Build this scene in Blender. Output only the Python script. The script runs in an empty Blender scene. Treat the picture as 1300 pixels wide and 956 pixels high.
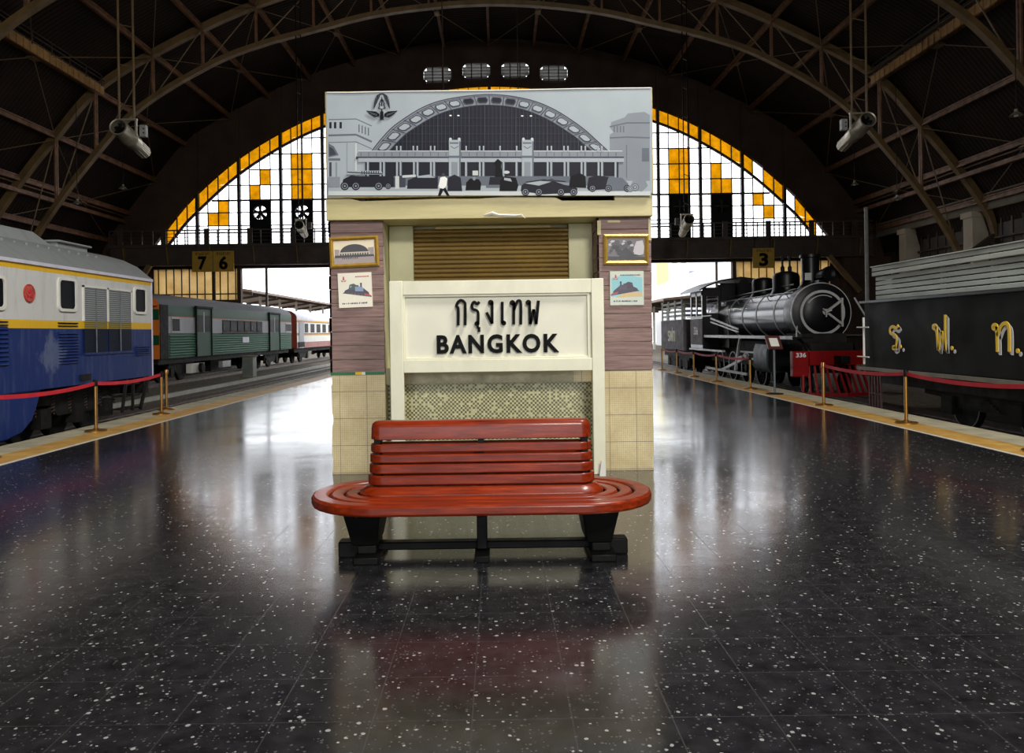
import bpy, bmesh, math, random
from mathutils import Vector, Matrix
random.seed(7)
SC = bpy.context.scene
COL = SC.collection
PI = math.pi
R = math.radians

# ------------------------------------------------------------------ camera, sky, lights, exposure
F = 1000.0                  # focal length in pixels of the 1300 px wide frame
VX, VY = 633.0, 422.0       # where the platform edges meet
ROLL = R(0.8)
EH = 1.55                   # eye height
XC = -0.4                   # axis of the hall
YW = 53.0                   # far end wall
cam = bpy.data.cameras.new('camera')
cam.sensor_fit = 'HORIZONTAL'; cam.sensor_width = 36.0
cam.lens = F / 1300.0 * 36.0
cam.shift_x = (650.0 - VX) / 1300.0
cam.shift_y = -(478.0 - VY) / 1300.0
cam.clip_end = 600
camo = bpy.data.objects.new('camera', cam); COL.objects.link(camo)
camo.matrix_world = Matrix.Translation((0, 0, EH)) @ Matrix.Rotation(R(90), 4, 'X') @ Matrix.Rotation(-ROLL, 4, 'Z')
SC.camera = camo
SC.view_settings.view_transform = 'Standard'
SC.view_settings.look = 'None'
SC.view_settings.gamma = 1.0
SC.view_settings.use_curve_mapping = False
SC.view_settings.exposure = 0.0
wd = bpy.data.worlds.new('overcast_sky'); SC.world = wd; wd.use_nodes = True
bgn = wd.node_tree.nodes['Background']
bgn.inputs[0].default_value = (0.93, 0.96, 1.0, 1)
bgn.inputs[1].default_value = 4.0
def portal(name, loc, rot, sx, sy):
    l = bpy.data.lights.new(name, 'AREA'); l.shape = 'RECTANGLE'; l.size = sx; l.size_y = sy
    l.cycles.is_portal = True
    o = bpy.data.objects.new(name, l); COL.objects.link(o); o.location = loc; o.rotation_euler = rot
portal('daylight_far_end', (XC, YW + 0.9, 9), (R(-90), 0, 0), 46, 19)
portal('daylight_entrance_end', (XC, -19.8, 4.5), (R(90), 0, 0), 22, 9)
def area(name, loc, target, sx, sy, power, color=(1, 1, 1)):
    l = bpy.data.lights.new(name, 'AREA'); l.shape = 'RECTANGLE'; l.size = sx; l.size_y = sy
    l.energy = power; l.color = color
    o = bpy.data.objects.new(name, l); COL.objects.link(o); o.location = loc
    o.rotation_euler = (Vector(target) - Vector(loc)).to_track_quat('-Z', 'Y').to_euler()
    return o
area('added_fill_light', (5.0, 5.0, 12.0), (-7.5, 13.5, 1.2), 3, 1.5, 1700, (1.0, 0.97, 0.91))  # unseen fill light, added to brighten the diesel side and the kiosk
area('added_fill_light', (3.5, -6.5, 9.0), (-1.5, 9.0, 1.6), 3, 1.5, 1450, (1.0, 0.97, 0.91))  # another added fill, unseen behind the camera, brightening the kiosk front

# ------------------------------------------------------------------ helpers
def uv(px, py):
    du, dv = px - VX, py - VY
    return du * math.cos(ROLL) - dv * math.sin(ROLL), du * math.sin(ROLL) + dv * math.cos(ROLL)
def at(px, py, Y):
    u, v = uv(px, py)
    return u * Y / F, EH - v * Y / F          # X, Z on the plane Y
def side(px, py, X):
    u, v = uv(px, py)
    Y = X * F / u
    return Y, EH - v * Y / F                  # Y, Z on the plane X
def lin(c):
    c = c / 255.0
    return c / 12.92 if c <= 0.04045 else ((c + 0.055) / 1.055) ** 2.4
def rgb(r, g, b): return (lin(r), lin(g), lin(b), 1)

class NT:
    def __init__(s, name):
        s.m = bpy.data.materials.new(name); s.m.use_nodes = True
        s.t = s.m.node_tree; s.n = s.t.nodes; s.bsdf = s.n['Principled BSDF']; s.out = s.n['Material Output']
    def new(s, kind, **kw):
        n = s.n.new(kind)
        for k, v in kw.items(): setattr(n, k, v)
        return n
    def link(s, a, b): s.t.links.new(a, b)
    def val(s, inp, v):
        if hasattr(v, 'is_output') or isinstance(v, bpy.types.NodeSocket): s.link(v, inp)
        else: inp.default_value = v
    def math(s, op, a, b=0.0, c=None):
        n = s.new('ShaderNodeMath', operation=op); s.val(n.inputs[0], a); s.val(n.inputs[1], b)
        if c is not None: s.val(n.inputs[2], c)
        return n.outputs[0]
    def mix(s, f, a, b, blend='MIX'):
        n = s.new('ShaderNodeMix', data_type='RGBA', blend_type=blend)
        s.val(n.inputs[0], f); s.val(n.inputs[6], a); s.val(n.inputs[7], b)
        return n.outputs[2]
    def coord(s, which='Object', scale=(1, 1, 1)):
        tc = s.new('ShaderNodeTexCoord'); mp = s.new('ShaderNodeMapping'); mp.inputs['Scale'].default_value = scale
        s.link(tc.outputs[which], mp.inputs[0]); return mp.outputs[0]
    def pos(s, scale=(1, 1, 1)):
        g = s.new('ShaderNodeNewGeometry'); mp = s.new('ShaderNodeMapping'); mp.inputs['Scale'].default_value = scale
        s.link(g.outputs['Position'], mp.inputs[0]); return mp.outputs[0]
    def noise(s, vec, scale=5, detail=4, rough=0.55):
        n = s.new('ShaderNodeTexNoise'); s.link(vec, n.inputs['Vector'])
        n.inputs['Scale'].default_value = scale; n.inputs['Detail'].default_value = detail; n.inputs['Roughness'].default_value = rough
        return n.outputs['Fac']
    def ramp(s, fac, stops):
        n = s.new('ShaderNodeValToRGB'); s.link(fac, n.inputs[0]); e = n.color_ramp.elements
        while len(e) < len(stops): e.new(0.5)
        for el, (p, c) in zip(e, stops):
            el.position = p; el.color = c if not isinstance(c, (int, float)) else (c, c, c, 1)
        return n.outputs[0]
    def sep(s, vec):
        n = s.new('ShaderNodeSeparateXYZ'); s.link(vec, n.inputs[0]); return n.outputs
    def bump(s, h, strength=0.3, dist=0.02):
        n = s.new('ShaderNodeBump'); n.inputs['Strength'].default_value = strength; n.inputs['Distance'].default_value = dist
        s.link(h, n.inputs['Height']); s.link(n.outputs[0], s.bsdf.inputs['Normal'])
    def set(s, color=None, rough=None, metal=None, spec=None, coat=None, coat_rough=None, ior=None):
        b = s.bsdf.inputs
        if color is not None: s.val(b['Base Color'], color)
        if rough is not None: s.val(b['Roughness'], rough)
        if metal is not None: b['Metallic'].default_value = metal
        if spec is not None: b['Specular IOR Level'].default_value = spec
        if coat is not None: b['Coat Weight'].default_value = coat
        if coat_rough is not None: b['Coat Roughness'].default_value = coat_rough
        if ior is not None: b['IOR'].default_value = ior
        return s.m
def paint(name, col, rough=0.5, metal=0.0, var=0.18, scale=3.0, stretch=(1, 1, 1), bump=0.0, spec=None, coat=None):
    t = NT(name); v = t.coord('Object', stretch)
    n = t.noise(v, scale, 6, 0.6)
    dark = tuple(c * (1 - var) for c in col[:3]) + (1,); lite = tuple(min(1, c * (1 + var)) for c in col[:3]) + (1,)
    c = t.ramp(n, [(0.3, dark), (0.7, lite)])
    t.set(c, t.ramp(n, [(0.3, min(1, rough * 1.15)), (0.7, rough * 0.85)]), metal, spec, coat)
    if bump: t.bump(t.noise(v, scale * 6, 4), bump, 0.01)
    return t.m

class MB:
    """collects shapes and links them as ONE mesh object"""
    def __init__(s): s.v = []; s.f = []; s.m = []
    def add(s, vs, fs, mi=0):
        o = len(s.v); s.v += [tuple(p) for p in vs]
        for f in fs: s.f.append([i + o for i in f]); s.m.append(mi)
        return s
    def box(s, x0, x1, y0, y1, z0, z1, mi=0):
        x0, x1 = min(x0, x1), max(x0, x1); y0, y1 = min(y0, y1), max(y0, y1); z0, z1 = min(z0, z1), max(z0, z1)
        vs = [(x, y, z) for z in (z0, z1) for y in (y0, y1) for x in (x0, x1)]
        return s.add(vs, [(0, 2, 3, 1), (4, 5, 7, 6), (0, 1, 5, 4), (2, 6, 7, 3), (0, 4, 6, 2), (1, 3, 7, 5)], mi)
    def bar(s, p0, p1, w, h, mi=0, up=(0, 0, 1)):
        p0, p1 = Vector(p0), Vector(p1); d = (p1 - p0).normalized(); up = Vector(up)
        if abs(d.dot(up)) > 0.97: up = Vector((0, 1, 0))
        a = d.cross(up).normalized(); b = a.cross(d).normalized()
        vs = [p + a * (i * w / 2) + b * (j * h / 2) for p in (p0, p1) for (i, j) in ((-1, -1), (1, -1), (1, 1), (-1, 1))]
        return s.add(vs, [(0, 3, 2, 1), (4, 5, 6, 7), (0, 1, 5, 4), (1, 2, 6, 5), (2, 3, 7, 6), (3, 0, 4, 7)], mi)
    def chord(s, pts, w, h, mi=0, side_dir=(0, 1, 0)):
        """rectangular section swept along a polyline lying in a plane with normal side_dir"""
        a = Vector(side_dir); pts = [Vector(p) for p in pts]; vs = []
        for i, p in enumerate(pts):
            d = (pts[min(i + 1, len(pts) - 1)] - pts[max(i - 1, 0)]).normalized(); b = a.cross(d).normalized()
            for (q, r) in ((-1, -1), (1, -1), (1, 1), (-1, 1)): vs.append(p + a * (q * w / 2) + b * (r * h / 2))
        fs = [(0, 1, 2, 3), tuple(len(vs) - 4 + k for k in (3, 2, 1, 0))]
        for i in range(len(pts) - 1):
            for k in range(4): fs.append((i * 4 + k, i * 4 + 4 + k, i * 4 + 4 + (k + 1) % 4, i * 4 + (k + 1) % 4))
        return s.add(vs, fs, mi)
    def tube(s, pts, r, n=8, mi=0, closed=False):
        pts = [Vector(p) for p in pts]; N = len(pts); vs = []; rs = r if isinstance(r, (list, tuple)) else [r] * N
        ref = None
        for i, p in enumerate(pts):
            if closed: d = (pts[(i + 1) % N] - pts[i - 1]).normalized()
            else: d = (pts[min(i + 1, N - 1)] - pts[max(i - 1, 0)]).normalized()
            if ref is None:
                ref = Vector((0, 0, 1)) if abs(d.z) < 0.9 else Vector((1, 0, 0))
            a = d.cross(ref).normalized(); b = a.cross(d).normalized(); ref = b
            for k in range(n):
                t = 2 * PI * k / n; vs.append(p + (a * math.cos(t) + b * math.sin(t)) * rs[i])
        fs = []
        for i in range(N if closed else N - 1):
            j = (i + 1) % N
            for k in range(n): fs.append((i * n + k, i * n + (k + 1) % n, j * n + (k + 1) % n, j * n + k))
        if not closed: fs += [tuple(range(n - 1, -1, -1)), tuple((N - 1) * n + k for k in range(n))]
        return s.add(vs, fs, mi)
    def cyl(s, p0, p1, r0, r1=None, n=16, mi=0): return s.tube([p0, p1], [r0, r0 if r1 is None else r1], n, mi)
    def lathe(s, prof, base, axis=(0, 0, 1), n=24, mi=0, cap=True):
        base = Vector(base); ax = Vector(axis).normalized()
        ref = Vector((0, 0, 1)) if abs(ax.z) < 0.9 else Vector((1, 0, 0))
        a = ax.cross(ref).normalized(); b = ax.cross(a).normalized(); vs = []; fs = []
        for (r, h) in prof:
            for k in range(n):
                t = 2 * PI * k / n; vs.append(base + ax * h + (a * math.cos(t) + b * math.sin(t)) * max(r, 1e-4))
        for i in range(len(prof) - 1):
            for k in range(n): fs.append((i * n + k, i * n + (k + 1) % n, (i + 1) * n + (k + 1) % n, (i + 1) * n + k))
        if cap: fs += [tuple(range(n - 1, -1, -1)), tuple((len(prof) - 1) * n + k for k in range(n))]
        return s.add(vs, fs, mi)
    def ringdisc(s, base, axis, r0, r1, h0, h1, n=32, mi=0):
        """annulus with thickness"""
        return s.lathe([(r0, h0), (r1, h0), (r1, h1), (r0, h1), (r0, h0)], base, axis, n, mi, cap=False)
    def prism(s, poly, axis, a0, a1, mi=0):
        def P(p, a):
            return (a, p[0], p[1]) if axis == 'x' else ((p[0], a, p[1]) if axis == 'y' else (p[0], p[1], a))
        n = len(poly); vs = [P(p, a0) for p in poly] + [P(p, a1) for p in poly]
        fs = [tuple(range(n)), tuple(range(2 * n - 1, n - 1, -1))] + [(i, i + n, (i + 1) % n + n, (i + 1) % n) for i in range(n)]
        return s.add(vs, fs, mi)
    def ring(s, outer, inner, z0, z1, mi=0):
        """closed ring between two matching loops of (x, y)"""
        n = len(outer); vs = [(x, y, z0) for x, y in outer] + [(x, y, z1) for x, y in outer] + [(x, y, z0) for x, y in inner] + [(x, y, z1) for x, y in inner]
        fs = []
        for i in range(n):
            j = (i + 1) % n
            fs += [(i, j, j + n, i + n), (i + n, j + n, j + 3 * n, i + 3 * n), (i + 3 * n, j + 3 * n, j + 2 * n, i + 2 * n), (i + 2 * n, j + 2 * n, j, i)]
        return s.add(vs, fs, mi)
    def build(s, name, mats, parent=None, bevel=0.0, angle=35, kind=None):
        me = bpy.data.meshes.new(name)
        off = Vector((0, 0, 0))
        p = parent
        while p is not None: off += p.location; p = p.parent
        me.from_pydata([tuple(Vector(v) - off) for v in s.v], [], s.f)
        mats = mats if isinstance(mats, (list, tuple)) else [mats]
        for m in mats: me.materials.append(m)
        me.polygons.foreach_set('material_index', s.m)
        b = bmesh.new(); b.from_mesh(me); bmesh.ops.recalc_face_normals(b, faces=b.faces); b.to_mesh(me); b.free()
        me.polygons.foreach_set('use_smooth', [True] * len(me.polygons))
        me.set_sharp_from_angle(angle=R(angle))
        me.update()
        o = bpy.data.objects.new(name, me); COL.objects.link(o)
        if parent is not None: o.parent = parent
        if bevel:
            md = o.modifiers.new('edge', 'BEVEL'); md.width = bevel; md.segments = 2; md.limit_method = 'ANGLE'; md.angle_limit = R(40)
        if kind: o['kind'] = kind
        return o
def tag(o, label=None, cat=None, group=None, kind=None):
    if label: o['label'] = label
    if cat: o['category'] = cat
    if group: o['group'] = group
    if kind: o['kind'] = kind
    return o
def thing(name, label, cat, loc=(0, 0, 0), group=None):
    o = bpy.data.objects.new(name, None); o.empty_display_size = 0.1; COL.objects.link(o); o.location = loc
    return tag(o, label, cat, group)
def copy_tree(o, parent=None):
    c = o.copy(); COL.objects.link(c)
    if parent is not None: c.parent = parent
    for ch in list(o.children): copy_tree(ch, c)
    return c
FACE_S = Matrix(((1, 0, 0), (0, 0, -1), (0, 1, 0)))        # lettering that faces the camera (-Y)
FACE_R = Matrix(((0, 0, -1), (-1, 0, 0), (0, 1, 0)))       # lettering on a side that faces -X
FACE_L = Matrix(((0, 0, 1), (1, 0, 0), (0, 1, 0)))         # lettering on a side that faces +X
def text(name, body, mat, parent, M, center, w, h, depth=0.01, bold=0.0, space=1.0):
    c = bpy.data.curves.new(name, 'FONT'); c.body = body; c.size = 1.0; c.extrude = 0.5; c.offset = bold; c.space_character = space; c.resolution_u = 4
    t = bpy.data.objects.new('lettering_source', c)
    me = bpy.data.meshes.new_from_object(t); bpy.data.objects.remove(t); bpy.data.curves.remove(c)
    xs = [v.co.x for v in me.vertices]; ys = [v.co.y for v in me.vertices]
    cx, cy = (min(xs) + max(xs)) / 2, (min(ys) + max(ys)) / 2
    sx = w / (max(xs) - min(xs)); sy = h / (max(ys) - min(ys)) if h else sx
    off = Vector((0, 0, 0)); p = parent
    while p is not None: off += p.location; p = p.parent
    for v in me.vertices:
        v.co = M @ Vector(((v.co.x - cx) * sx, (v.co.y - cy) * sy, (v.co.z + 0.5) * depth)) + Vector(center) - off
    me.materials.clear(); me.materials.append(mat); me.name = name
    o = bpy.data.objects.new(name, me); COL.objects.link(o); o.parent = parent
    return o
def smooth2(pts, n=5):
    if len(pts) < 3: return [tuple(q) for q in pts]
    P = [pts[0]] + list(pts) + [pts[-1]]; out = []
    for i in range(1, len(P) - 2):
        p0, p1, p2, p3 = P[i - 1:i + 3]
        for k in range(n):
            t = k / n
            out.append(tuple(0.5 * (2 * p1[j] + (p2[j] - p0[j]) * t + (2 * p0[j] - 5 * p1[j] + 4 * p2[j] - p3[j]) * t * t + (3 * p1[j] - p0[j] - 3 * p2[j] + p3[j]) * t ** 3) for j in (0, 1)))
    return out + [tuple(pts[-1])]
def strokes(mb, items, conv, nrm, width, depth):
    """brush strokes of lettering: items are ('l' sharp | 's' smooth, points) or ('o', centre, radius); conv maps drawing units to 3-D"""
    nv = Vector(nrm)
    for it in items:
        if it[0] == 'o': pts = [(it[1][0] + it[2] * math.cos(a * PI / 6), it[1][1] + it[2] * math.sin(a * PI / 6)) for a in range(14)]; runs = [pts]
        elif it[0] == 's': runs = [smooth2(it[1])]
        else: runs = [[a, b] for a, b in zip(it[1], it[1][1:])]
        for r_ in runs: mb.chord([Vector(conv(*q)) + nv * (depth / 2) for q in r_], depth, width, 0, nrm)
    return mb
def spline(pts, n=8):
    """Catmull-Rom through (x, z) knots given for x >= 0; returns a dense list"""
    P = [(-pts[1][0], pts[1][1])] + list(pts); P.append((2 * P[-1][0] - P[-2][0], 2 * P[-1][1] - P[-2][1])); out = []
    for i in range(1, len(P) - 2):
        p0, p1, p2, p3 = P[i - 1:i + 3]
        for k in range(n):
            t = k / n
            out.append(tuple(0.5 * (2 * p1[j] + (p2[j] - p0[j]) * t + (2 * p0[j] - 5 * p1[j] + 4 * p2[j] - p3[j]) * t * t + (3 * p1[j] - p0[j] - 3 * p2[j] + p3[j]) * t ** 3) for j in (0, 1)))
    out.append(tuple(pts[-1])); return out
def lookup(curve, x):
    x = abs(x)
    for (a, za), (b, zb) in zip(curve, curve[1:]):
        if a <= x <= b: return za + (zb - za) * (x - a) / max(b - a, 1e-6)
    return curve[-1][1]
def mirrored(curve): return [(XC - x, z) for x, z in reversed(curve[1:])] + [(XC + x, z) for x, z in curve]
def stadium(cx, cy, L, r, n=14):
    pts = [(cx + L + r * math.cos(t), cy + r * math.sin(t)) for t in [(-0.5 + k / n) * PI for k in range(n + 1)]]
    pts += [(cx - L + r * math.cos(t), cy + r * math.sin(t)) for t in [(0.5 + k / n) * PI for k in range(n + 1)]]
    return pts

# ------------------------------------------------------------------ materials
M = {}
def floor_mat():
    t = NT('terrazzo_floor'); v = t.pos()
    n1 = t.noise(v, 0.7, 5); n2 = t.noise(v, 9, 6, 0.65)
    base = t.ramp(n2, [(0.3, rgb(22, 22, 25)), (0.7, rgb(48, 47, 50))])
    def flecks(scale, cut, keep, seed):
        mp = t.new('ShaderNodeMapping'); mp.inputs['Location'].default_value = (seed, seed * 1.7, 0); t.link(v, mp.inputs[0])
        vo = t.new('ShaderNodeTexVoronoi'); vo.inputs['Scale'].default_value = scale; t.link(mp.outputs[0], vo.inputs['Vector'])
        s = t.sep(vo.outputs['Color'])
        d = t.math('ADD', vo.outputs['Distance'], t.math('MULTIPLY', t.noise(v, scale * 3, 2), 0.25))
        near = t.math('LESS_THAN', d, t.math('MULTIPLY', s[1], cut))
        return t.math('MULTIPLY', near, t.math('GREATER_THAN', s[0], keep))
    f1 = flecks(35, 0.5, 0.72, 0.0); f2 = flecks(64, 0.6, 0.6, 3.1)
    c = t.mix(t.math('MULTIPLY', f2, 0.4), base, rgb(120, 118, 118))
    c = t.mix(t.math('MULTIPLY', f1, 0.55), c, rgb(205, 202, 200))
    xyz = t.sep(v); g = 0.4
    def joint(a, off):
        fr = t.math('FRACT', t.math('DIVIDE', t.math('ADD', a, 100.0 + off), g))
        return t.math('LESS_THAN', fr, 0.014)
    j = t.math('MAXIMUM', joint(xyz[0], 0.13), joint(xyz[1], 0.05))
    c = t.mix(t.math('MULTIPLY', j, 0.22), c, rgb(95, 92, 92))
    ro = t.ramp(n1, [(0.3, 0.11), (0.7, 0.19)])
    t.set(c, t.mix(t.math('MULTIPLY', j, 0.35), ro, (0.4, 0.4, 0.4, 1)), ior=1.75)
    t.bump(t.math('ADD', t.math('MULTIPLY', t.noise(v, 2.2, 3), 1.0), t.math('MULTIPLY', t.noise(v, 30, 2), 0.05)), 0.06, 0.02)
    return t.m
M['floor'] = floor_mat()
def tactile():
    t = NT('yellow_tactile_paving'); v = t.pos(); s = t.sep(v)
    n = t.noise(v, 3, 6)
    c = t.ramp(n, [(0.3, rgb(180, 132, 58)), (0.7, rgb(214, 172, 92))])
    st = t.math('FRACT', t.math('MULTIPLY', s[0], 14.0)); sy = t.math('FRACT', t.math('MULTIPLY', s[1], 2.5))
    c = t.mix(t.math('MULTIPLY', t.math('LESS_THAN', sy, 0.02), 0.6), c, rgb(90, 62, 24))
    t.set(c, 0.55); t.bump(t.math('LESS_THAN', t.math('ABSOLUTE', t.math('SUBTRACT', st, 0.5)), 0.25), 0.5, 0.006)
    return t.m
M['tactile'] = tactile()
M['coping'] = paint('concrete_coping', rgb(176, 168, 142), 0.75, var=0.3, scale=2.5, bump=0.3)
M['whiteline'] = paint('white_line_paint', rgb(215, 212, 200), 0.5, var=0.15, scale=8)
M['ballast'] = None
def ballast():
    t = NT('track_ballast'); v = t.pos()
    vo = t.new('ShaderNodeTexVoronoi'); vo.inputs['Scale'].default_value = 14; t.link(v, vo.inputs['Vector'])
    s = t.sep(vo.outputs['Color'])
    c = t.mix(s[0], rgb(66, 58, 46), rgb(122, 112, 92)); c = t.mix(t.noise(v, 0.6, 4), c, rgb(70, 60, 44))
    t.set(c, 0.9); t.bump(vo.outputs['Distance'], 0.9, 0.06); return t.m
M['ballast'] = ballast()
M['ground'] = paint('outside_ground', rgb(150, 146, 138), 0.9, var=0.3, scale=0.4)
def corrugated():
    t = NT('dark_ribbed_roof_sheet'); v = t.pos(); s = t.sep(v)
    w = t.math('FRACT', t.math('MULTIPLY', s[1], 3.6)); n = t.noise(t.pos((0.5, 0.5, 0.5)), 0.9, 6)
    c = t.ramp(n, [(0.3, rgb(26, 16, 10)), (0.7, rgb(47, 31, 20))])
    c = t.mix(t.math('LESS_THAN', w, 0.22), c, rgb(13, 9, 7))
    t.set(c, 0.8, spec=0.2); t.bump(t.math('PINGPONG', t.math('MULTIPLY', s[1], 7.2), 1.0), 0.6, 0.03); return t.m
M['roof'] = corrugated()
M['endwall'] = paint('brown_end_wall_paint', rgb(60, 43, 32), 0.8, var=0.25, scale=0.6)
M['steel'] = paint('tan_painted_steel', rgb(112, 90, 56), 0.5, var=0.3, scale=1.5)
M['rust'] = paint('rusty_purlin_steel', rgb(122, 84, 54), 0.55, var=0.45, scale=2.5)
M['catwalk'] = paint('yellow_brown_catwalk_steel', rgb(170, 128, 70), 0.55, var=0.3, scale=2)
M['darksteel'] = paint('dark_brown_steel', rgb(62, 50, 42), 0.6, var=0.25, scale=1.5)
M['mullion'] = paint('window_bar_paint', rgb(48, 42, 42), 0.5, var=0.2, scale=2)
def glass(name, col, gloss=0.05, var=0.0):
    t = NT(name); tr = t.new('ShaderNodeBsdfTransparent'); gl = t.new('ShaderNodeBsdfGlossy'); gl.inputs['Roughness'].default_value = 0.05
    if var:
        n = t.noise(t.pos((1, 1, 1)), 1.6, 6, 0.65)
        c = t.ramp(n, [(0.28, tuple(x * (1 - var) for x in col[:3]) + (1,)), (0.62, col)]); t.link(c, tr.inputs[0])
    else: tr.inputs[0].default_value = col
    mx = t.new('ShaderNodeMixShader'); mx.inputs[0].default_value = gloss
    t.link(tr.outputs[0], mx.inputs[1]); t.link(gl.outputs[0], mx.inputs[2]); t.link(mx.outputs[0], t.out.inputs[0]); return t.m
M['clear'] = glass('clear_window_glass', (0.97, 0.97, 0.98, 1), 0.04)
M['amber'] = glass('amber_window_glass', (0.52, 0.325, 0.03, 1), 0.03, 0.3)
def yellow_panel():
    t = NT('yellow_translucent_sheet'); tr = t.new('ShaderNodeBsdfTranslucent'); df = t.new('ShaderNodeBsdfDiffuse')
    c = t.ramp(t.noise(t.pos((1, 1, 1)), 1.2, 5), [(0.3, rgb(226, 200, 150)), (0.7, rgb(250, 234, 196))])
    t.link(c, tr.inputs[0]); t.link(c, df.inputs[0]); mx = t.new('ShaderNodeMixShader'); mx.inputs[0].default_value = 0.5
    t.link(tr.outputs[0], mx.inputs[1]); t.link(df.outputs[0], mx.inputs[2]); t.link(mx.outputs[0], t.out.inputs[0]); return t.m
M['panel'] = yellow_panel()
def banner_vinyl(name, col, var=0.06):
    t = NT(name); v = t.pos((1, 1, 1)); n = t.noise(v, 2.2, 5)
    t.set(t.ramp(n, [(0.3, tuple(c * (1 - var) for c in col[:3]) + (1,)), (0.7, tuple(c * (1 + var) for c in col[:3]) + (1,))]), 0.5, spec=0.12)
    t.bump(t.noise(t.pos((1.6, 1, 1.2)), 1.3, 1, 0.4), 0.25, 0.05); return t.m
for k, c in dict(g0=(14, 14, 19), g1=(32, 33, 42), g2=(62, 64, 75), g3=(96, 101, 111), g4=(126, 132, 140), g5=(156, 164, 169), g6=(188, 193, 192), g7=(226, 226, 222)).items():
    M[k] = banner_vinyl('print_grey_' + k[1], rgb(*c))
M['cream'] = paint('cream_gloss_paint', rgb(222, 219, 194), 0.42, var=0.08, scale=4, stretch=(1, 1, 0.5), bump=0.06)
M['creamold'] = paint('aged_cream_paint', rgb(186, 174, 124), 0.5, var=0.16, scale=3, stretch=(0.4, 1, 2.5), bump=0.15)
M['creamwall'] = paint('cream_kiosk_wall', rgb(196, 192, 152), 0.55, var=0.1, scale=2)
M['signface'] = paint('pale_sign_face', rgb(222, 219, 198), 0.45, var=0.05, scale=2)
M['black'] = paint('black_letter_paint', rgb(14, 14, 14), 0.6, var=0.1, spec=0.1)
M['brownedge'] = paint('yellowed_frame_edge', rgb(170, 148, 84), 0.6, var=0.4, scale=8)
def wood_planks():
    t = NT('purple_brown_planks'); v = t.pos((0.5, 1, 1)); s = t.sep(t.pos())
    wn = t.new('ShaderNodeTexWhiteNoise', noise_dimensions='1D'); t.link(t.math('FLOOR', t.math('DIVIDE', s[2], 0.157)), wn.inputs['W'])
    g = t.noise(t.pos((1.5, 1, 22)), 2.2, 6, 0.65)
    c = t.ramp(g, [(0.25, rgb(84, 62, 57)), (0.75, rgb(164, 134, 124))])
    c = t.mix(t.math('MULTIPLY', wn.outputs[0], 0.45), c, rgb(118, 94, 92))
    t.set(c, 0.62); t.bump(g, 0.25, 0.01); return t.m
M['planks'] = wood_planks()
def grid_tiles():
    t = NT('small_cream_mosaic_tiles'); s = t.sep(t.pos())
    def line(a, g, w, off=0.0): return t.math('LESS_THAN', t.math('FRACT', t.math('DIVIDE', t.math('ADD', a, 50.0 + off), g)), w)
    small = t.math('MAXIMUM', line(s[0], 0.0235, 0.16), line(s[2], 0.0235, 0.16))
    big = t.math('MAXIMUM', line(s[0], 0.30, 0.018, 0.08), line(s[2], 0.30, 0.02, 0.09))
    n = t.noise(t.pos(), 2.5, 6, 0.65); wn = t.new('ShaderNodeTexWhiteNoise', noise_dimensions='2D')
    cb = t.new('ShaderNodeCombineXYZ'); t.link(t.math('FLOOR', t.math('DIVIDE', s[0], 0.0235)), cb.inputs[0]); t.link(t.math('FLOOR', t.math('DIVIDE', s[2], 0.0235)), cb.inputs[1])
    t.link(cb.outputs[0], wn.inputs['Vector'])
    c = t.ramp(n, [(0.25, rgb(182, 162, 116)), (0.7, rgb(222, 206, 162))])
    c = t.mix(t.math('MULTIPLY', wn.outputs[0], 0.2), c, rgb(170, 150, 104))
    c = t.mix(t.math('MULTIPLY', small, 0.45), c, rgb(120, 104, 72)); c = t.mix(t.math('MULTIPLY', big, 0.8), c, rgb(72, 62, 44))
    t.set(c, 0.35); return t.m
M['tiles'] = grid_tiles()
def checks():
    t = NT('olive_and_cream_mosaic'); s = t.sep(t.pos()); g = 0.0235
    ix = t.math('FLOOR', t.math('DIVIDE', s[0], g)); iz = t.math('FLOOR', t.math('DIVIDE', s[2], g))
    cb = t.new('ShaderNodeCombineXYZ'); t.link(ix, cb.inputs[0]); t.link(iz, cb.inputs[1])
    wn = t.new('ShaderNodeTexWhiteNoise', noise_dimensions='2D'); t.link(cb.outputs[0], wn.inputs['Vector'])
    par = t.math('ABSOLUTE', t.math('MODULO', t.math('ADD', ix, iz), 2.0))
    lite = t.math('GREATER_THAN', t.math('ADD', t.math('MULTIPLY', par, 0.62), t.math('MULTIPLY', wn.outputs[0], 0.72)), 0.6)
    c = t.mix(lite, rgb(92, 90, 52), rgb(226, 220, 172)); c = t.mix(t.math('MULTIPLY', wn.outputs[0], 0.35), c, rgb(150, 144, 96))
    t.set(c, 0.3); return t.m
M['mosaic'] = checks()
M['shutter'] = paint('golden_brown_shutter', rgb(134, 108, 56), 0.42, 0.1, var=0.15, scale=3)
M['gold'] = paint('gilt_frame', rgb(190, 150, 62), 0.35, 0.5, var=0.25, scale=12)
def bench_wood():
    t = NT('red_varnished_wood'); g = t.noise(t.pos((1.2, 14, 14)), 2.6, 7, 0.65); n = t.noise(t.pos(), 3, 4)
    c = t.ramp(g, [(0.25, rgb(70, 16, 4)), (0.55, rgb(136, 42, 10)), (0.8, rgb(172, 70, 24))])
    c = t.mix(t.ramp(n, [(0.35, 0.0), (0.75, 0.5)]), c, rgb(100, 28, 5))
    t.set(c, t.ramp(n, [(0.3, 0.28), (0.7, 0.45)]), coat=0.22, coat_rough=0.15, spec=0.25); t.bump(g, 0.12, 0.005); return t.m
M['bench'] = bench_wood()
M['iron'] = paint('black_iron', rgb(14, 14, 13), 0.55, 0.0, var=0.3, scale=6, spec=0.15)
M['brass'] = paint('old_brass', rgb(176, 130, 66), 0.3, 0.85, var=0.2, scale=6)
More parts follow.
